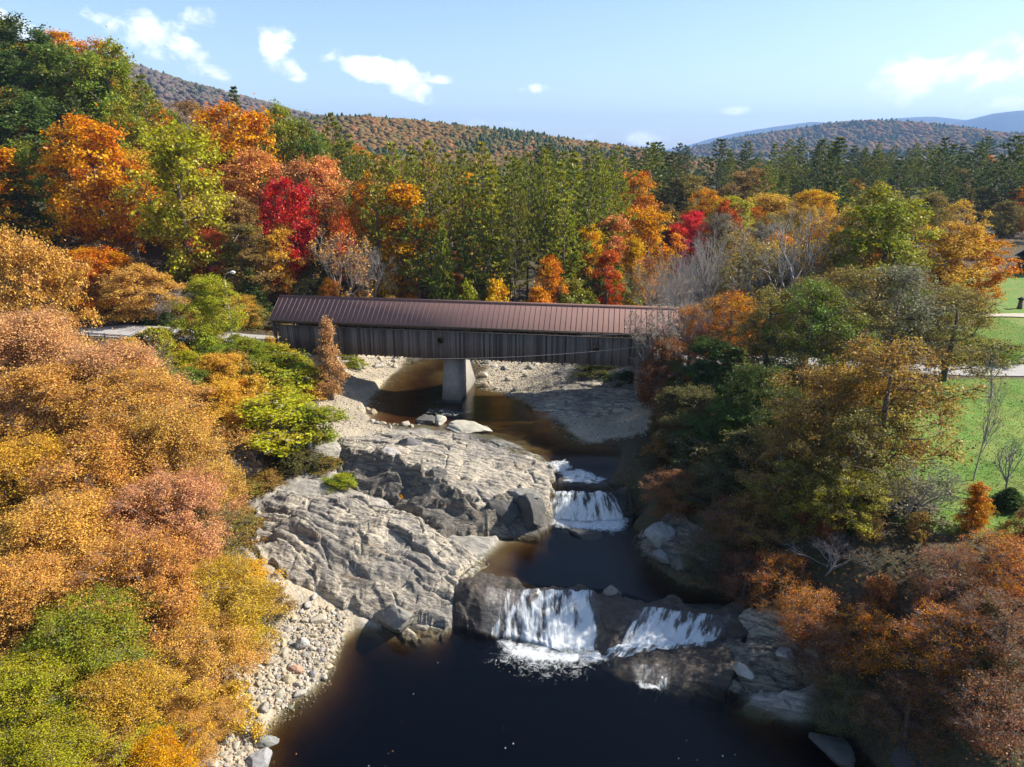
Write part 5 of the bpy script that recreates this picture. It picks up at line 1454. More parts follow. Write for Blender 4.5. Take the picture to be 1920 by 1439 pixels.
HEROES = [
    # hillside beyond the left road, top rows first
    ('far', 30, 36, 150, 165, 'dgreen', 'dark green tree highest at the top corner of the hillside'),
    ('far', 105, 60, 120, 176, 'orange', 'orange tree peeping over the dark green hilltop trees'),
    ('far', 110, 88, 190, 158, 'green', 'broad green tree crowning the hilltop in front of the orange one'),
    ('far', 195, 82, 140, 156, 'lgreen', 'light green tree on the hilltop with orange tinged crown'),
    ('farthin', 168, 70, 110, 172, 'dorange', 'thin orange tree on the hilltop skyline'),
    ('pine', 262, 140, 120, 148, 'pine', 'layered pine at the end of the hilltop skyline'),
    ('far', 40, 170, 170, 140, 'dgreen', 'shadowy green tree under the hilltop trees'),
    ('pine', 130, 175, 130, 143, 'dpine', 'dark pine standing under the broad green hilltop tree'),
    ('far', 225, 200, 110, 138, 'lgreen', 'yellow green tree between the dark pine and the layered pine'),
    ('far', 30, 270, 130, 120, 'green', 'green tree at the left edge under the shadowy hillside'),
    ('spruce', 10, 320, 120, 116, 'dpine', 'dark spruce by the left edge of the hillside'),
    ('far', 150, 222, 165, 118, 'orange', 'tall bright orange maple on the hillside before the dark pine'),
    ('farthin', 228, 300, 130, 120, 'dorange', 'smaller deep orange tree between the orange and the golden green maples'),
    ('far', 328, 228, 185, 112, 'ygreen', 'large golden green maple behind the left road'),
    ('farthin', 290, 200, 90, 152, 'dorange', 'orange tree top behind the large golden green maple'),
    ('pine', 300, 245, 100, 140, 'dpine', 'dark pine half hidden behind the large golden green maple'),
    ('far', 430, 198, 165, 142, 'orange', 'wide orange maple high behind the golden green maple'),
    ('far', 480, 285, 130, 130, 'salmon', 'salmon coloured tree below the wide orange maple'),
    ('farthin', 400, 330, 150, 128, 'tan', 'half bare tan tree under the wide orange maple'),
    ('pine', 434, 163, 66, 178, 'dpine', 'lone dark pine rising above the orange maples'),
    ('farthin', 350, 190, 120, 190, 'brown', 'brownish thin tree on the slope behind the orange maples'),
    ('bare', 380, 205, 110, 175, 'grey', 'grey leafless tree on the slope behind the orange maples'),
    ('far', 520, 198, 100, 152, 'lgreen', 'bright green round tree next to the orange maples'),
    ('far', 578, 232, 95, 148, 'green', 'deeper green round tree beside the bright green one'),
    ('pine', 618, 214, 90, 158, 'pine', 'pine beyond the two round green trees'),
    ('pine', 655, 250, 80, 160, 'pine', 'second pine beyond the two round green trees, nearer the valley'),
    ('far', 536, 338, 108, 111, 'crimson', 'brilliant crimson maple behind the left end of the bridge'),
    ('far', 600, 298, 120, 130, 'salmon', 'salmon red maple above the crimson maple'),
    ('farthin', 560, 300, 110, 127, 'salmon', 'pinkish orange maple just behind the crimson maple'),
    ('farthin', 640, 405, 80, 110, 'red', 'thin red maple between the crimson maple and the pines'),
    ('barefew', 630, 420, 120, 106, 'tan', 'pale stemmed bare tree behind the left part of the roof'),
    ('bare', 690, 440, 90, 108, 'grey', 'bare grey tree in front of the dark pines'),
    ('farslim', 520, 430, 70, 107, 'gold', 'slim golden tree beneath the crimson maple'),
    ('farthin', 440, 420, 150, 114, 'olive', 'dark olive tree left of the crimson maple'),
    ('farthin', 385, 430, 80, 110, 'red', 'small red tree under the golden green maple'),
    ('far', 470, 470, 100, 105, 'brown', 'brown tree beneath the dark olive tree'),
    ('mid', 165, 470, 150, 101, 'dorange', 'low orange brown tree beside the left road'),
    ('mid', 245, 500, 150, 99.5, 'tan', 'low tan tree beside the left road'),
    ('bare', 290, 530, 110, 98.5, 'grey', 'bare forked tree at the back edge of the left road'),
    ('mid', 388, 522, 112, 87.5, 'ygreen', 'small yellow green tree next to the street lamp'),
    ('midthin', 450, 555, 80, 96, 'gold', 'small gold shrub like tree left of the bridge portal'),
    ('spruce', 468, 500, 70, 102, 'dpine', 'dark evergreen left of the bridge portal behind the lamp'),
    ('spruce', 600, 440, 80, 109, 'dpine', 'dark grey green evergreen between the crimson and the red maple'),
    ('mid', 20, 430, 170, 66, 'tan', 'orange tan tree at the left edge before the hillside'),
    ('midthin', 70, 575, 110, 82, 'pinktan', 'greyish pink thinning tree next to the left road'),
    # behind the bridge
    ('farslim', 752, 345, 110, 113, 'orange', 'tall orange tree with dark stem before the dark pines'),
    ('farthin', 715, 300, 110, 128, 'brown', 'reddish brown tree between the crimson maple and the pines'),
    ('far', 690, 330, 90, 124, 'orange', 'orange maple left of the tall dark stemmed orange tree'),
    ('spruce', 828, 400, 60, 109, 'lpine', 'slim yellow green evergreen standing just behind the bridge roof'),
    ('far', 870, 320, 80, 136, 'orange', 'orange tree top caught between the olive pines'),
    ('midslim', 1030, 478, 56, 108, 'dorange', 'small flaming red orange tree at the feet of the pines'),
    ('midslim', 1105, 420, 62, 118, 'yellow', 'bright yellow tree at the edge of the pines near the river'),
    ('farslim', 1150, 405, 80, 124, 'salmon', 'salmon orange tree next to the bright yellow tree'),
    ('farslim', 1142, 470, 50, 113, 'red', 'small red tree under the salmon orange tree'),
    ('far', 1215, 388, 110, 134, 'orange', 'rounded orange tree upstream of the bridge'),
    ('midslim', 1190, 442, 70, 120, 'yellow', 'golden yellow tree by the riverbank upstream'),
    ('shrub', 932, 535, 60, 104, 'yellow', 'yellow bush showing above the middle of the roof'),
    ('shrub', 1075, 535, 80, 109, 'lgreen', 'green bush above the roof beside the stony river bar'),
    ('shrub', 1010, 545, 60, 105, 'orange', 'orange bush above the roof near the flaming tree'),
    ('shrub', 1120, 520, 70, 114, 'green', 'dark green bush near the stony river bar'),
    ('shrub', 880, 545, 60, 103, 'ygreen', 'yellow green bush above the roof left of the yellow bush'),
    ('shrub', 1160, 508, 70, 118, 'lgreen', 'olive bush behind the stony river bar'),
    ('bare', 1215, 500, 90, 118, 'grey', 'bare brownish tree above the stony river bar'),
    ('barefew', 1240, 470, 110, 110, 'brown', 'twiggy brown tree beyond the right end of the roof'),
    ('far', 1300, 398, 66, 152, 'crimson', 'pink red maple in the valley, the lower of the vivid red group'),
    ('far', 1365, 378, 70, 154, 'red', 'scarlet maple in the valley, the higher of the vivid red group'),
    ('far', 1325, 356, 70, 165, 'orange', 'orange maple just above the vivid red group'),
    ('far', 1270, 420, 60, 148, 'crimson', 'small pink red tree at the end of the vivid red group'),
    ('far', 1440, 362, 120, 170, 'gold', 'gold tree behind the grey bare trees'),
    ('far', 1530, 358, 90, 168, 'yellow', 'yellow tree behind the grey bare trees'),
    ('far', 1290, 330, 100, 190, 'olive', 'olive tree at the foot of the valley pines'),
    ('far', 1410, 318, 90, 205, 'brown', 'brown round tree among the valley pines'),
    ('far', 1190, 320, 100, 180, 'dorange', 'dull orange tree beside the tall olive pines'),
    # right of the bridge
    ('bare', 1290, 425, 130, 88, 'grey', 'grey bare tree over the right end of the bridge roof'),
    ('bare', 1350, 405, 130, 93, 'grey', 'tall grey bare tree behind the orange red maple'),
    ('barefew', 1425, 385, 150, 95, 'olive', 'tall bare tree with a few olive leaves'),
    ('bare', 1490, 375, 150, 92, 'grey', 'broad bare tree left of the big green tree'),
    ('barefew', 1550, 395, 130, 99, 'gold', 'bare tree with sparse gold leaves touching the big green tree'),
    ('midthin', 1372, 552, 150, 77, 'dorange', 'orange red maple at the right portal of the bridge'),
    ('midthin', 1300, 575, 90, 76.3, 'dorange', 'thin orange maple before the right end of the siding'),
    ('far', 1668, 355, 190, 98, 'lgreen', 'big rounded green tree with yellowing top on the right'),
    ('farthin', 1595, 395, 110, 102, 'gold', 'gold tree tucked behind the big rounded green tree'),
    ('far', 1790, 420, 150, 104, 'gold', 'orange olive tree beside the far lawn'),
    ('far', 1850, 440, 110, 108, 'dorange', 'rusty orange tree at the edge of the far lawn'),
    ('midthin', 1690, 505, 170, 88, 'green', 'grey green tree below the big rounded green tree'),
    ('midthin', 1790, 540, 150, 90, 'olive', 'olive green thinning tree next to the far lawn'),
    ('bare', 1590, 520, 150, 84, 'grey', 'pale grey bare tree below the big green tree'),
    ('midthin', 1530, 520, 120, 86, 'olive', 'olive half bare tree near the right road'),
    ('shrub', 1850, 640, 150, 82, 'green', 'wide green shrub along the right road'),
    ('shrub', 1780, 650, 110, 81, 'olive', 'olive shrub along the right road'),
    ('sapling', 1885, 640, 80, 70, 'brown', 'dark leaning branchy tree in front of the right road'),
    ('midthin', 1680, 640, 260, 50.5, 'shadegold', 'gold leaved tree spreading beside the lawn'),
    ('midthin', 1550, 690, 200, 51.5, 'shadegold', 'orange gold tree left of the spreading gold tree'),
    ('midthin', 1620, 770, 190, 47.5, 'olive', 'olive tree in front of the spreading gold tree'),
    ('midthin', 1470, 800, 160, 50, 'brown', 'brown orange tree on the wooded bank above the middle pool'),
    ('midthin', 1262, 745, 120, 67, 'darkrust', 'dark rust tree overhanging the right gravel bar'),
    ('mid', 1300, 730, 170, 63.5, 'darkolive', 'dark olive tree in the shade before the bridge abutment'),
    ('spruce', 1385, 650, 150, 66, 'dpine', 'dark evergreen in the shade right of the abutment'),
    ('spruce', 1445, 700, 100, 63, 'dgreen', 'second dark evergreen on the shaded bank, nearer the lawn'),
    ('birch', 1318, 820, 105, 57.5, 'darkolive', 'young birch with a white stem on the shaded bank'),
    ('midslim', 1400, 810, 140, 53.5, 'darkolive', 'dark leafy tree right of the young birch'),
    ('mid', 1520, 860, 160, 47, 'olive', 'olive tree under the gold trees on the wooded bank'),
    ('midthin', 1600, 890, 150, 45.5, 'ygreen', 'yellow green tree low on the wooded bank'),
    ('barefew', 1730, 860, 150, 45, 'grey', 'grey twiggy tree between the lawn and the rust shrubs'),
    ('shrub', 1690, 930, 150, 48, 'grey', 'grey green shrub at the near edge of the lawn'),
    ('midslim', 1838, 905, 60, 46, 'dorange', 'narrow flame orange tree at the near edge of the lawn'),
    ('sapling', 1870, 700, 60, 51.5, 'brown', 'tall thin leaning sapling on the lawn'),
    ('sapling', 1915, 800, 70, 49, 'brown', 'thin twiggy sapling at the right edge of the lawn'),
    ('spruce', 1900, 915, 70, 47, 'dgreen', 'small dark evergreen shrub on the lawn edge'),
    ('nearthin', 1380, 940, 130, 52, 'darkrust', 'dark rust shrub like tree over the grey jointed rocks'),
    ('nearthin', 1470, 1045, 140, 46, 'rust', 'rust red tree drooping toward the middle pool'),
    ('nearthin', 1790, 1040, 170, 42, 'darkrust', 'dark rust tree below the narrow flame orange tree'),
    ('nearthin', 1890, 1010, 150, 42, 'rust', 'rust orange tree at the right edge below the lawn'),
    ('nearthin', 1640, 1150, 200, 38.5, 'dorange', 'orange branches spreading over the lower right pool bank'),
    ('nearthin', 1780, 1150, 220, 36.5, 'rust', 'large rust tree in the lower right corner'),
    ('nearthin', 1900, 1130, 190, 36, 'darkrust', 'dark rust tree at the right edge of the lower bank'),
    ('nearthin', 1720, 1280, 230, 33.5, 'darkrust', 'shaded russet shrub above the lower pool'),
    ('nearthin', 1860, 1270, 260, 31.5, 'darkrust', 'dark leafless looking shrub in the bottom right corner'),
    # left bank of the river
    ('mid', 335, 664, 120, 72, 'ygreen', 'yellow green tree on the slope below the left road'),
    ('mid', 400, 664, 120, 70, 'gold', 'golden orange tree on the slope below the left road'),
    ('mid', 455, 640, 130, 78, 'lgreen', 'light green tree on the slope below the left road'),
    ('shrub', 520, 655, 120, 80, 'lgreen', 'green bush below the left bridge portal'),
    ('shrub', 560, 690, 110, 78, 'ygreen', 'yellow green bush above the gravel beach'),
    ('shrub', 500, 690, 120, 75, 'lgreen', 'light green bush between the slope trees and the gravel beach'),
    ('shrub', 590, 712, 70, 78.5, 'gold', 'small gold bush at the edge of the gravel beach'),
    ('shrub', 440, 720, 100, 70, 'orange', 'orange bush among the green slope bushes'),
    ('shrub', 540, 740, 90, 72, 'ygreen', 'mixed green bush behind the birch'),
    ('mid', 330, 700, 140, 66, 'green', 'green leafy tree right of the big copper trees'),
    ('mid', 410, 720, 120, 64.5, 'gold', 'gold tree above the pale rock face'),
    ('shrub', 400, 770, 90, 65, 'dorange', 'red orange bush above the pale rock face'),
    ('birch', 512, 742, 150, 62.5, 'ygreen', 'young yellow green birch with a thin white stem on the rocks'),
    ('birch', 572, 760, 115, 63.5, 'lgreen', 'second birch with darker leaves on the rocks'),
    ('shrub', 560, 850, 90, 60.5, 'darkolive', 'dark bush at the foot of the birches'),
    ('shrub', 610, 860, 60, 61, 'olive', 'small olive bush beside the dark fronted ridge'),
    ('shrub', 500, 890, 70, 58, 'brown', 'brown bush at the top of the large pale slab'),
    ('shrub', 640, 912, 60, 58.5, 'lgreen', 'low green growth in the cleft above the large pale slab'),
    ('shrub', 752, 930, 22, 57, 'orange', 'tiny orange sapling growing in the rock cleft'),
    ('midslim', 611, 594, 56, 78.3, 'pinktan', 'small brown leaved tree in front of the bridge siding'),
    ('shrub', 655, 655, 50, 91, 'lgreen', 'green bush under the left span of the bridge'),
    ('shrub', 1120, 690, 90, 88, 'darkolive', 'dark bush under the right span of the bridge'),
    ('shrub', 1180, 700, 80, 84, 'dgreen', 'dark green bush against the right abutment'),
    # large copper and gold trees close to the camera on the left
    ('near', 40, 590, 240, 61, 'pinktan', 'pinkish copper tree furthest back in the near left grove'),
    ('near', 195, 650, 220, 58, 'pinktan', 'dusty pink copper tree in the near left grove beside the road'),
    ('near', 90, 690, 260, 54, 'tan', 'orange copper tree in the middle rank of the near left grove'),
    ('near', 235, 690, 230, 54, 'tan', 'copper tree right of centre in the near left grove'),
    ('near', 310, 770, 180, 50, 'tan', 'copper red tree on the river side of the near left grove'),
    ('near', 40, 830, 240, 47, 'gold', 'golden tree at the left edge of the near left grove'),
    ('near', 190, 810, 240, 47.5, 'tan', 'amber tree in the heart of the near left grove'),
    ('near', 300, 890, 200, 44.5, 'pinktan', 'pinkish amber tree above the olive shrubs'),
    ('near', 110, 940, 250, 41, 'tan', 'light copper tree in front of the golden edge tree'),
    ('nearthin', 380, 950, 160, 44.5, 'olive', 'dark olive tree at the river side of the grove'),
    ('near', 240, 1010, 220, 38.5, 'tan', 'orange tree with bare inner twigs in the grove'),
    ('near', 380, 1060, 180, 40, 'gold', 'ochre tree above the stony shore'),
    ('near', 40, 1060, 220, 36, 'tan', 'copper tree low at the left edge'),
    ('near', 170, 1130, 250, 34.5, 'lgreen', 'green and gold tree in the lower left grove'),
    ('near', 330, 1170, 190, 35.5, 'tan', 'orange ochre tree over the cobbles'),
    ('near', 60, 1230, 230, 31.5, 'ygreen', 'yellow green tree in the bottom left corner'),
    ('near', 230, 1270, 220, 31, 'gold', 'golden tree at the bottom over the stony shore'),
    ('near', 340, 1320, 130, 31.5, 'tan', 'small orange tree nearest the cobbles'),
    ('near', 110, 1370, 230, 28, 'ygreen', 'olive gold tree cut by the bottom edge'),
    ('near', 290, 1400, 170, 28, 'yellow', 'orange yellow tree cut by the bottom edge near the shore'),
    ('shrub', 430, 1110, 110, 45, 'olive', 'olive shrub beside the sand above the cobbles'),
    ('shrub', 500, 1120, 80, 45, 'brown', 'brown shrub at the head of the stony shore'),
    ('shrub', 440, 1170, 110, 42, 'ygreen', 'yellow shrub over the cobbles'),
    ('shrub', 405, 1010, 90, 49.5, 'olive', 'green olive shrub left of the large pale slab'),
    ('shrub', 440, 960, 80, 53, 'brown', 'rusty shrub left of the large pale slab top'),
    ('shrub', 432, 1290, 80, 34.5, 'gold', 'orange gold shrub growing among the cobbles'),
]
for h in HEROES: hero(*h)
# the stand of tall pines behind the roof, each with its own place in the row
row = [(700, 285, 112), (735, 262, 118), (770, 275, 130), (800, 262, 122), (838, 290, 116), (868, 280, 128), (905, 262, 121), (925, 310, 113), (955, 285, 124), (990, 290, 117), (1022, 278, 128), (1050, 300, 118), (1078, 288, 126), (1105, 315, 121), (1130, 300, 132), (1160, 278, 146), (885, 330, 111), (965, 350, 111), (1060, 370, 114), (780, 380, 110)]
ordn = 'first second third fourth fifth sixth seventh eighth ninth tenth eleventh twelfth thirteenth fourteenth fifteenth sixteenth seventeenth eighteenth nineteenth twentieth'.split()
for k, (px, py, Y) in enumerate(sorted(row)):
    hero('pine', px, py, R.uniform(84, 116), Y, R.choice(['lpine', 'pine', 'lpine', 'pine']), f'{ordn[k]} olive pine from the left in the stand behind the bridge roof', group='olive pines behind the bridge', which=k)


# ---- the rest of the forest
SKYL = [(-2000, -400), (-300, -80), (0, 34), (110, 78), (200, 104), (250, 145), (300, 200), (430, 210), (530, 215), (620, 236), (700, 288), (960, 290), (3000, 290)]


def above_skyline(x, y, z):
    d = depth(y, z)
    px, py = 960 + F * x / d, 719.5 - F * (y * SP + (z - CAMZ) * CP) / d
    return py < np.interp(px, [a for a, _ in SKYL], [b for _, b in SKYL])


def fill(n, pk, box, cols, label, group, Hr, ratio, mind, seed, avoid=True):
    g = random.Random(seed); c, t, pts = 0, 0, []
    while c < n and t < n * 60:
        t += 1
        y = g.uniform(box[2], box[3]); x = g.uniform(box[0], box[1])
        if abs(x) > .80 * depth(y, 20) * .95 + 6: continue
        if (sdf(poly_up, np.array([x]), np.array([y]))[0] < 6) or sdf(lawn_b, np.array([x]), np.array([y]))[0] < 3 or sdf(gravel_polys[4], np.array([x]), np.array([y]))[0] < 2: continue
        if any((x - a) ** 2 + (y - b) ** 2 < mind ** 2 for a, b in pts): continue
        pts.append((x, y)); c += 1
        H = g.uniform(*Hr)
        if x < 0 and above_skyline(x, y, float(gz(x, y)) + H): pts.pop(); c -= 1; continue
        k = g.choice(pk) if isinstance(pk, list) else pk
        R.seed(seed * 1000 + c)
        cl = g.choice(cols)
        tree(k, x, y, float(gz(x, y)) - .2, H, H * g.uniform(*ratio), cl, label(cl, k) if callable(label) else label, group)


CW = {'orange': 'orange', 'dorange': 'deep orange', 'salmon': 'salmon', 'red': 'red', 'yellow': 'yellow', 'gold': 'gold', 'ygreen': 'yellow green', 'olive': 'olive', 'green': 'green', 'lgreen': 'light green', 'brown': 'brown', 'tan': 'tan', 'dgreen': 'dark green', 'grey': 'grey'}
fill(62, ['far', 'far', 'farthin', 'farslim'], (-175, -34, 112, 240), ['orange', 'dorange', 'green', 'ygreen', 'olive', 'tan', 'brown', 'gold', 'lgreen'], lambda c, k: f'{CW[c]} tree in the autumn woods of the left hillside', 'autumn trees on the hillside', (12, 17), (.6, .75), 6, 1)
fill(16, 'pine', (-150, -40, 140, 240), ['pine', 'dpine'], 'dark pine scattered through the autumn woods of the left hillside', 'pines on the hillside', (17, 22), (.34, .45), 8, 2)
fill(30, ['mid', 'midthin', 'shrub'], (-34, 14, 105, 122), ['olive', 'brown', 'gold', 'darkolive', 'dorange'], 'low tree in the shade under the pines behind the bridge', 'understorey behind the bridge', (3, 7), (.7, .95), 3.4, 3)
fill(22, 'pine', (-36, 22, 136, 175), ['pine', 'lpine', 'pine'], 'pine in the rear ranks of the stand behind the bridge', 'rear pines behind the bridge', (20, 24), (.36, .46), 6, 4)
fill(92, 'pine', (10, 260, 185, 300), ['dpine', 'dpine', 'dpine', 'pine'], 'dark pine in the flat valley woods beyond the bare trees', 'dark pines of the valley', (16, 26), (.48, .72), 7.5, 5)
fill(50, 'pine', (-60, 300, 290, 420), ['dpine', 'pine'], 'distant dark pine at the far edge of the valley woods', 'distant pines of the valley', (14, 24), (.42, .52), 9, 6)
fill(40, ['far', 'farthin'], (20, 200, 145, 230), ['olive', 'brown', 'gold', 'dorange', 'ygreen'], lambda c, k: f'{CW[c]} tree among the valley pines', 'autumn trees among the valley pines', (10, 15), (.6, .8), 8, 7)
fill(24, ['far', 'farthin'], (-90, 260, 230, 415), ['olive', 'brown', 'dorange', 'ygreen'], lambda c, k: f'small distant {CW[c]} tree in the valley woods', 'distant autumn trees', (12, 17), (.6, .8), 9, 8)
HX = [('bare', 120, 900, 130, 43, 'grey', 'leafless branchy tree poking out of the near left grove'), ('bare', 270, 780, 120, 49, 'grey', 'bare twiggy top among the amber trees of the near left grove'), ('bare', 215, 1190, 130, 33.5, 'grey', 'bare pale branches between the green tree and the ochre tree of the grove'),
      ('bare', 240, 610, 130, 66, 'grey', 'tangle of bare twigs at the road edge behind the near left grove'), ('bare', 1560, 1000, 150, 43, 'grey', 'grey leafless tree standing in the rust shrubs of the right bank'), ('bare', 1750, 1180, 150, 36.5, 'grey', 'bare crooked tree in the rust shrubs near the bottom right'),
      ('mid', 1250, 640, 110, 71.5, 'darkrust', 'dark rust tree hiding the right end of the bridge siding'), ('barefew', 1235, 560, 120, 73, 'grey', 'bare grey tree standing right before the right end of the roof'),
      ('bare', 1310, 520, 130, 75, 'grey', 'bare grey tree rising through the orange red maple'), ('midthin', 1450, 545, 150, 71, 'olive', 'olive tree masking the right road next to the dark evergreens'),
      ('mid', 1340, 640, 130, 68.5, 'dgreen', 'dense dark green tree below the orange red maple'), ('midthin', 1530, 530, 170, 70, 'green', 'grey green tree masking the right road'),
      ('midthin', 1610, 505, 180, 72, 'olive', 'olive grey tree masking the right road behind the gold trees'), ('midthin', 1700, 500, 190, 73, 'grey', 'silvery green tree in front of the right road'),
      ('midthin', 1800, 545, 190, 73, 'olive', 'small olive tree at the visible start of the right road'), ('mid', 1430, 690, 150, 60, 'dgreen', 'large dark green tree in the shaded heart of the right bank'),
      ('mid', 1370, 760, 140, 58.5, 'dgreen', 'deep green tree just behind the young birch'), ('midthin', 1610, 690, 170, 54, 'gold', 'amber tree behind the gold trees by the lawn'),
      ('shrub', 425, 985, 110, 52, 'olive', 'olive bush where the slab meets the grove'), ('shrub', 462, 1085, 90, 47, 'gold', 'ochre bush over the sand at the grove edge'), ('shrub', 470, 1010, 70, 51.5, 'brown', 'russet bush against the end of the pale slab'),
      ('shrub', 455, 905, 100, 56.5, 'olive', 'tangled olive bush between rock face and grove'),
      ('midthin', 1225, 850, 110, 61, 'darkolive', 'dark olive shrub like tree leaning over the dark rapids'), ('midthin', 1270, 890, 120, 57.5, 'darkrust', 'russet thinning tree on the bank above the upper falls'),
      ('midthin', 1345, 870, 130, 57, 'darkolive', 'dark thin leaved tree behind the young birch'), ('midthin', 1420, 930, 150, 52.5, 'brown', 'brown leaved tree on the bank between the birch and the rust red tree'),
      ('nearthin', 1330, 1000, 110, 50, 'darkolive', 'dark bush hanging behind the grey jointed rocks'), ('nearthin', 1400, 1040, 120, 47.5, 'darkrust', 'dark russet bush beside the middle pool outlet'),
      ('nearthin', 1520, 1110, 130, 42.5, 'rust', 'rust bush over the pale rounded rock'), ('nearthin', 1560, 1180, 150, 39.5, 'darkrust', 'dark russet bush over the broken grey rocks'), ('nearthin', 1590, 1270, 150, 36, 'darkolive', 'dark bush at the water beside the tan boulder')]
for h in HX: hero(*h)
fill(60, ['far', 'farthin', 'pine'], (-300, -40, 235, 420), ['olive', 'brown', 'dorange', 'ygreen', 'tan', 'pine'], lambda c, k: f'{CW.get(c, "dark")} {"pine" if k == "pine" else "tree"} high on the wooded hillside', 'woods high on the hillside', (12, 17), (.7, .95), 9, 10)
fill(34, ['farthin', 'barefew', 'bare', 'midthin', 'farthin'], (22, 78, 94, 150), ['olive', 'brown', 'grey', 'gold', 'dorange', 'olive'], 'thinning tree in the tangle of half bare woods beyond the right end of the bridge', 'half bare woods', (8, 13), (.65, .9), 4.5, 12)
fill(18, ['mid', 'midthin', 'barefew'], (24, 62, 84, 112), ['olive', 'darkolive', 'brown', 'green'], 'low tree in the thicket between the right road and the river', 'thicket by the right road', (5, 9), (.6, .9), 4.5, 9)


def brush(n, poly, cols, label, group, seed, Hr=(1.5, 3.0), mind=1.8, pk='shrub'):
    g = random.Random(seed); q = np.array(poly); c = t = 0; pts = []
    while c < n and t < n * 80:
        t += 1
        x, y = g.uniform(q[:, 0].min(), q[:, 0].max()), g.uniform(q[:, 1].min(), q[:, 1].max())
        if sdf(poly, np.array([x]), np.array([y]))[0] > 0 or any((x - a) ** 2 + (y - b) ** 2 < mind ** 2 for a, b in pts): continue
        pts.append((x, y)); c += 1; H = g.uniform(*Hr); R.seed(seed * 777 + c)
        tree(pk, x, y, float(gz(x, y)) - .1, H, H * g.uniform(1.0, 1.35), g.choice(cols), label, group)


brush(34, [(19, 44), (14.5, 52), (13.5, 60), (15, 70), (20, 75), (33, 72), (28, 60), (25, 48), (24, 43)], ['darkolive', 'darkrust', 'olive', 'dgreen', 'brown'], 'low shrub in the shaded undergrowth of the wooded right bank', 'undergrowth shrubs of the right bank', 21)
brush(18, [(23, 33), (20.5, 39), (23, 45), (38, 43), (40, 28), (27, 27)], ['darkrust', 'darkolive', 'darkolive', 'brown'], 'low shrub on the near right bank', 'rusty shrubs of the near right bank', 22)  # dark leaf tones stand in for shaded hollows between the branches
brush(34, [(-19, 30), (-18, 40), (-22, 48), (-26, 60), (-45, 66), (-55, 60), (-45, 30), (-35, 22), (-22, 24)], ['olive', 'ygreen', 'brown', 'gold'], 'low shrub beneath the copper trees of the near left grove', 'shrubs under the near left grove', 23)
brush(46, [(-22, 66), (-24, 80), (-30, 83), (-44, 86), (-46, 72), (-36, 64)], ['ygreen', 'lgreen', 'olive', 'gold', 'lgreen'], 'bush on the slope between the left road and the gravel beach', 'bushes on the left slope', 24, (1.8, 4.2), 1.7)
brush(14, [(-60, 99.5), (-34, 95), (-31, 99), (-58, 104)], ['olive', 'brown', 'dgreen', 'tan'], 'roadside bush behind the left road', 'bushes behind the left road', 25, (1.5, 3.5))

# ---- leafy ground cover
def cover(n, seed):
    g = np.random.default_rng(seed)
    x = g.uniform(-62, 64, n); y = g.uniform(18, 111, n)
    ga, rk, gs = masks(x, y)
    wat = np.minimum(np.minimum(sdf(poly_low, x, y), sdf(poly_mid, x, y)), sdf(poly_up, x, y))
    rd = np.minimum(seg_dist(road_L, x, y), seg_dist(road_R, x, y))
    inside = np.zeros(n, bool)
    for o in outs: inside |= sdf(o[2], x, y) < .4
    keep = (wat > 1.2) & (rd > 4.2) & ~inside & (ga < .3) & ((gs < .3) | (g.uniform(size=n) < .05)) & (rk < .5) & (fbm(x * .4, y * .4, 61, 3) > -.35)
    x, y = x[keep], y[keep]; n = len(x)
    z = gz(x, y) + g.uniform(.02, .45, n) * (.5 + noise(x * .6, y * .6, 4))
    q = leaf_quads(np.stack([x, y, z], 1), g.normal(0, .5, (n, 3)) + np.array([0, 0, .8]), g.uniform(.14, .34, n), .6, g)
    pal = np.array([(.10, .07, .03), (.16, .09, .03), (.09, .10, .025), (.20, .11, .035), (.06, .08, .02), (.13, .05, .02)])
    zi = np.clip(((fbm(x * .12, y * .12, 62, 3) + .5) * 6).astype(int), 0, 5)
    c = pal[np.where(g.uniform(size=n) < .6, zi, g.integers(0, 6, n))] * g.uniform(.7, 1.3, (n, 1))
    me = new_mesh('undergrowth', q.reshape(-1, 3), np.arange(4 * n).reshape(n, 4), [M['far_leaf']])
    attr(me, 'tint', np.repeat(np.concatenate([c, np.ones((n, 1))], 1), 4, 0), 'FLOAT_COLOR')
    tag(link('undergrowth', me), 'leaf litter and low growth covering the banks', 'undergrowth', kind='stuff')


cover(150000, 5)


def lawn_grass(n, seed):
    g = np.random.default_rng(seed)
    x = g.uniform(24, 75, n); y = g.uniform(36, 112, n)
    k = masks(x, y)[2] > .5
    k &= np.minimum(seg_dist(road_L, x, y), seg_dist(road_R, x, y)) > 3.6
    x, y = x[k], y[k]; n = len(x); z = gz(x, y)
    a = g.uniform(0, 6.28, n); w = .035; h = g.uniform(.03, .09, n)
    p = np.stack([x, y, z], 1); s = np.stack([np.cos(a) * w, np.sin(a) * w, 0 * a], 1); t = np.stack([g.normal(0, .05, n), g.normal(0, .05, n), h], 1)
    V = np.stack([p - s, p + s, p + t], 1).reshape(-1, 3)
    c = np.array([(.13, .23, .022)]) * g.uniform(.8, 1.25, (n, 1)) + np.array([(.08, .05, .01)]) * (fbm(x * .3, y * .3, 8, 3)[:, None] > .1)
    me = new_mesh('grass', V, np.arange(3 * n).reshape(n, 3), [M['far_leaf']])
    attr(me, 'tint', np.repeat(np.concatenate([c, np.ones((n, 1))], 1), 3, 0), 'FLOAT_COLOR')
    tag(link('grass', me), 'sunlit mown grass of the lawns', 'grass', kind='stuff')


lawn_grass(160000, 6)


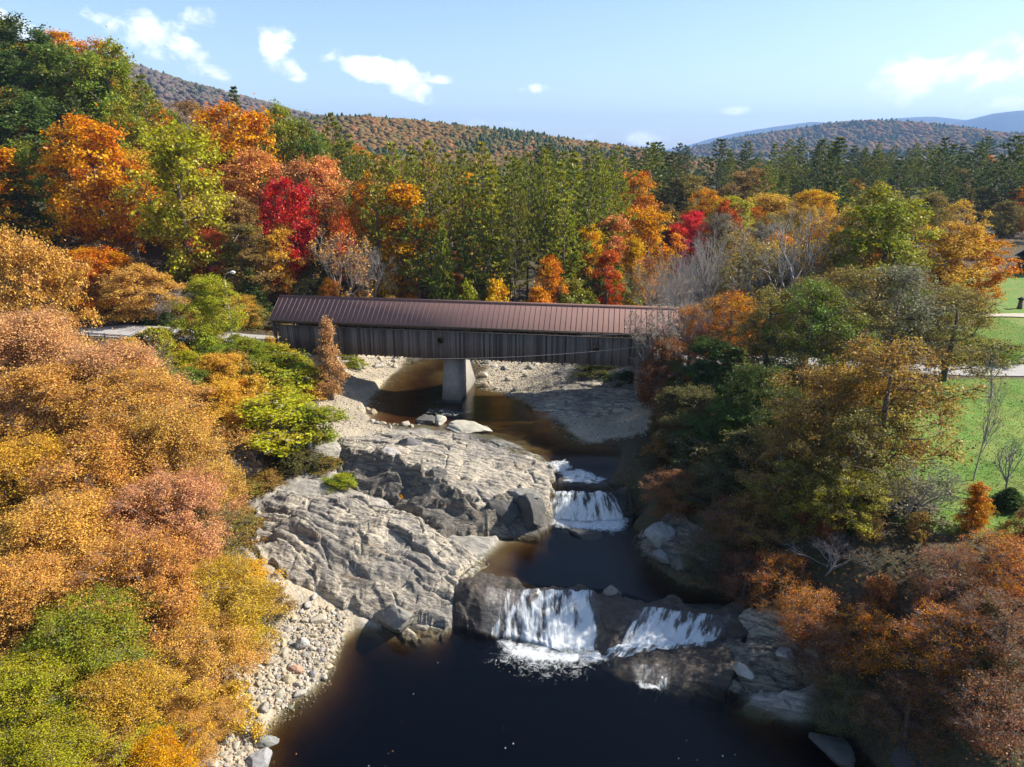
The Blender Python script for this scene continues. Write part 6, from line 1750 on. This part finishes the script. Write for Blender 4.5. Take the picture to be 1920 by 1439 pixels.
def flecks(n, seed):
    g = np.random.default_rng(seed); q = np.array(poly_low)
    x = g.uniform(-14, 16, n); y = g.uniform(28, 42.5, n)
    k = (sdf(poly_low, x, y) < -.4) & (fbm(x * .35, y * .22, 9, 3) + g.uniform(-.35, .1, n) > .02); x, y = x[k], y[k]; n = len(x)
    v = leaf_quads(np.stack([x, y, np.full(n, .02)], 1), np.tile([0, 0, 1.0], (n, 1)), g.uniform(.04, .11, n), .7, g); v[:, :, 2] = .018
    c = np.array([(.8, .8, .78, 1), (.55, .32, .08, 1), (.75, .72, .6, 1)])[g.integers(0, 3, n)]
    me = new_mesh('floating_leaves', v.reshape(-1, 3), np.arange(4 * n).reshape(n, 4), [M['far_leaf']])
    attr(me, 'tint', np.repeat(c, 4, 0), 'FLOAT_COLOR')
    tag(link('floating_leaves', me), 'leaves and foam flecks drifting on the dark lower pool', 'leaves', kind='stuff')


flecks(170, 12)

# ------------------------------------------------------------------ sky, sun, air, camera
world = bpy.data.worlds.new('World'); scene.world = world; world.use_nodes = True
nt = world.node_tree; nt.nodes.clear()


def WN(t, **k):
    n = nt.nodes.new('ShaderNode' + t)
    for a, b in k.items():
        if a.startswith('_'): setattr(n, a[1:], b)
    for a, b in k.items():
        if a.startswith('_'): continue
        key = int(a[1:]) if a[0] == 'i' and a[1:].isdigit() else a.replace('__', ' ')
        if isinstance(b, bpy.types.NodeSocket): nt.links.new(b, n.inputs[key])
        elif isinstance(b, bpy.types.Node): nt.links.new(b.outputs[0], n.inputs[key])
        else: n.inputs[key].default_value = b
    return n


SKY = .096
sky = WN('TexSky', _sky_type='NISHITA', _sun_disc=False, _sun_elevation=math.asin(SUN[2]), _sun_rotation=math.atan2(SUN[0], SUN[1]), _altitude=300, _air_density=1.0, _dust_density=.7, _ozone_density=1.3)
dirv = WN('TexCoord').outputs['Generated']
sep = WN('SeparateXYZ', Vector=dirv)
wm = lambda op, a, b=0.0, cl=False: WN('Math', _operation=op, _use_clamp=cl, i0=a, i1=b).outputs[0]
az = wm('ARCTAN2', sep.outputs[0], sep.outputs[1]); el = wm('ARCSINE', sep.outputs[2])
cn = WN('TexNoise', Vector=WN('Mapping', Vector=dirv, Scale=(1, 1, 1.5)), Scale=22.0, Detail=8.0, Roughness=.58, Distortion=.3).outputs[0]
cn2 = WN('TexNoise', Vector=dirv, Scale=7.0, Detail=6.0, Roughness=.6).outputs[0]
CLOUDS = [(305, 72, 70, 34, .12, 1.0), (360, 100, 52, 32, .25, 1.0), (520, 92, 30, 40, 0, 1.0), (540, 125, 26, 26, .2, 1.0), (705, 135, 76, 24, .12, 1.0), (765, 158, 40, 30, .1, 1.0), (1700, 150, 62, 34, -.05, 1.0), (1780, 130, 90, 30, -.1, 1.0), (1880, 120, 80, 30, -.1, 1.0),
          (1905, 198, 60, 16, 0, .9), (185, 22, 62, 20, .35, .45), (20, 40, 40, 16, .3, .9), (835, 152, 36, 7, 0, .5), (1000, 164, 22, 9, 0, .6), (950, 238, 70, 8, .05, .5), (1180, 262, 110, 12, 0, .5), (1375, 208, 34, 6, 0, .5), (360, 28, 34, 12, 0, .25)]
acc = None
for px, py, w, h, tilt, st in CLOUDS:
    d = np.array(ray(px, py)); d /= np.linalg.norm(d)
    a0, e0 = math.atan2(d[0], d[1]), math.asin(d[2])
    dx = wm('SUBTRACT', az, a0); dy = wm('SUBTRACT', el, e0)
    dyr = wm('ADD', dy, wm('MULTIPLY', dx, tilt * 2))
    r2 = wm('ADD', wm('POWER', wm('ABSOLUTE', wm('MULTIPLY', dx, F / w / 1.12)), 2.0), wm('POWER', wm('ABSOLUTE', wm('MULTIPLY', dyr, F / h / 1.12)), 2.0))
    v = wm('MULTIPLY', wm('SUBTRACT', 1.0, r2), st)
    v = wm('MAXIMUM', v, -1.5)
    acc = v if acc is None else wm('MAXIMUM', acc, v)
nn = wm('ADD', wm('MULTIPLY', wm('SUBTRACT', cn, .5), 4.6), wm('MULTIPLY', wm('SUBTRACT', cn2, .5), .8))
dens = wm('MULTIPLY', wm('ADD', wm('SUBTRACT', acc, .12), nn), .75, True)
dens = WN('MapRange', _interpolation_type='SMOOTHSTEP', Value=dens, i1=0.0, i2=.9).outputs[0]
shade = WN('MapRange', Value=cn2, i1=.35, i2=.65, i3=.72 / SKY, i4=1.02 / SKY).outputs[0]
ccol = WN('CombineColor', i0=shade, i1=shade, i2=wm('MULTIPLY', shade, 1.02)).outputs[0]
cm_ = WN('Mix', _data_type='RGBA'); nt.links.new(dens, cm_.inputs[0]); nt.links.new(sky.outputs[0], cm_.inputs[6]); nt.links.new(ccol, cm_.inputs[7])
bg = WN('Background', Color=cm_.outputs[2], Strength=SKY)
wo = nt.nodes.new('ShaderNodeOutputWorld'); nt.links.new(bg.outputs[0], wo.inputs[0])
world.cycles.sampling_method = 'MANUAL'; world.cycles.sample_map_resolution = 512

from mathutils import Vector
sl = bpy.data.lights.new('sun', 'SUN'); sl.energy = 5.0; sl.angle = math.radians(.55); sl.color = (1.0, .93, .82)
so = link('sun', sl, loc=(60, 20, 120)); so.rotation_euler = Vector(SUN).to_track_quat('Z', 'Y').to_euler()

mb = MB(); mb.box((0, 6170, 285), (12500, 6560, 295))
m, nt, N, out = mat('haze')
vv = N('VolumePrincipled', Color=(.32, .55, 1.0, 1), Density=HAZE if 'HAZE' in globals() else 1.0e-4, Anisotropy=.1)
nt.links.new(vv.outputs[0], out.inputs['Volume'])
tag(link('haze', mb.mesh('haze', [m])), 'pale blue haze over the far hills', 'haze', kind='stuff')

cam = bpy.data.cameras.new('camera'); cam.sensor_width = 36; cam.lens = 36 * F / 1920; cam.clip_end = 30000; cam.clip_start = .5
co = link('camera', cam, loc=(0, 0, CAMZ)); co.rotation_euler = (math.pi / 2 - PIT, 0, 0)
scene.camera = co
scene.render.resolution_x, scene.render.resolution_y = 1024, 767
vs = scene.view_settings
scene.display_settings.display_device = 'sRGB'
vs.view_transform = 'Standard'; vs.look = 'None'; vs.gamma = 1.0; vs.use_curve_mapping = False; vs.exposure = 1.05
cy = scene.cycles
cy.max_bounces = 6; cy.diffuse_bounces = 3; cy.glossy_bounces = 2; cy.transmission_bounces = 3; cy.transparent_max_bounces = 12; cy.volume_bounces = 0
cy.use_denoising = True; cy.use_adaptive_sampling = True; cy.adaptive_threshold = .02; cy.sample_clamp_indirect = 4; cy.caustics_reflective = False; cy.caustics_refractive = False
for w in WARN: print('WARN', w)
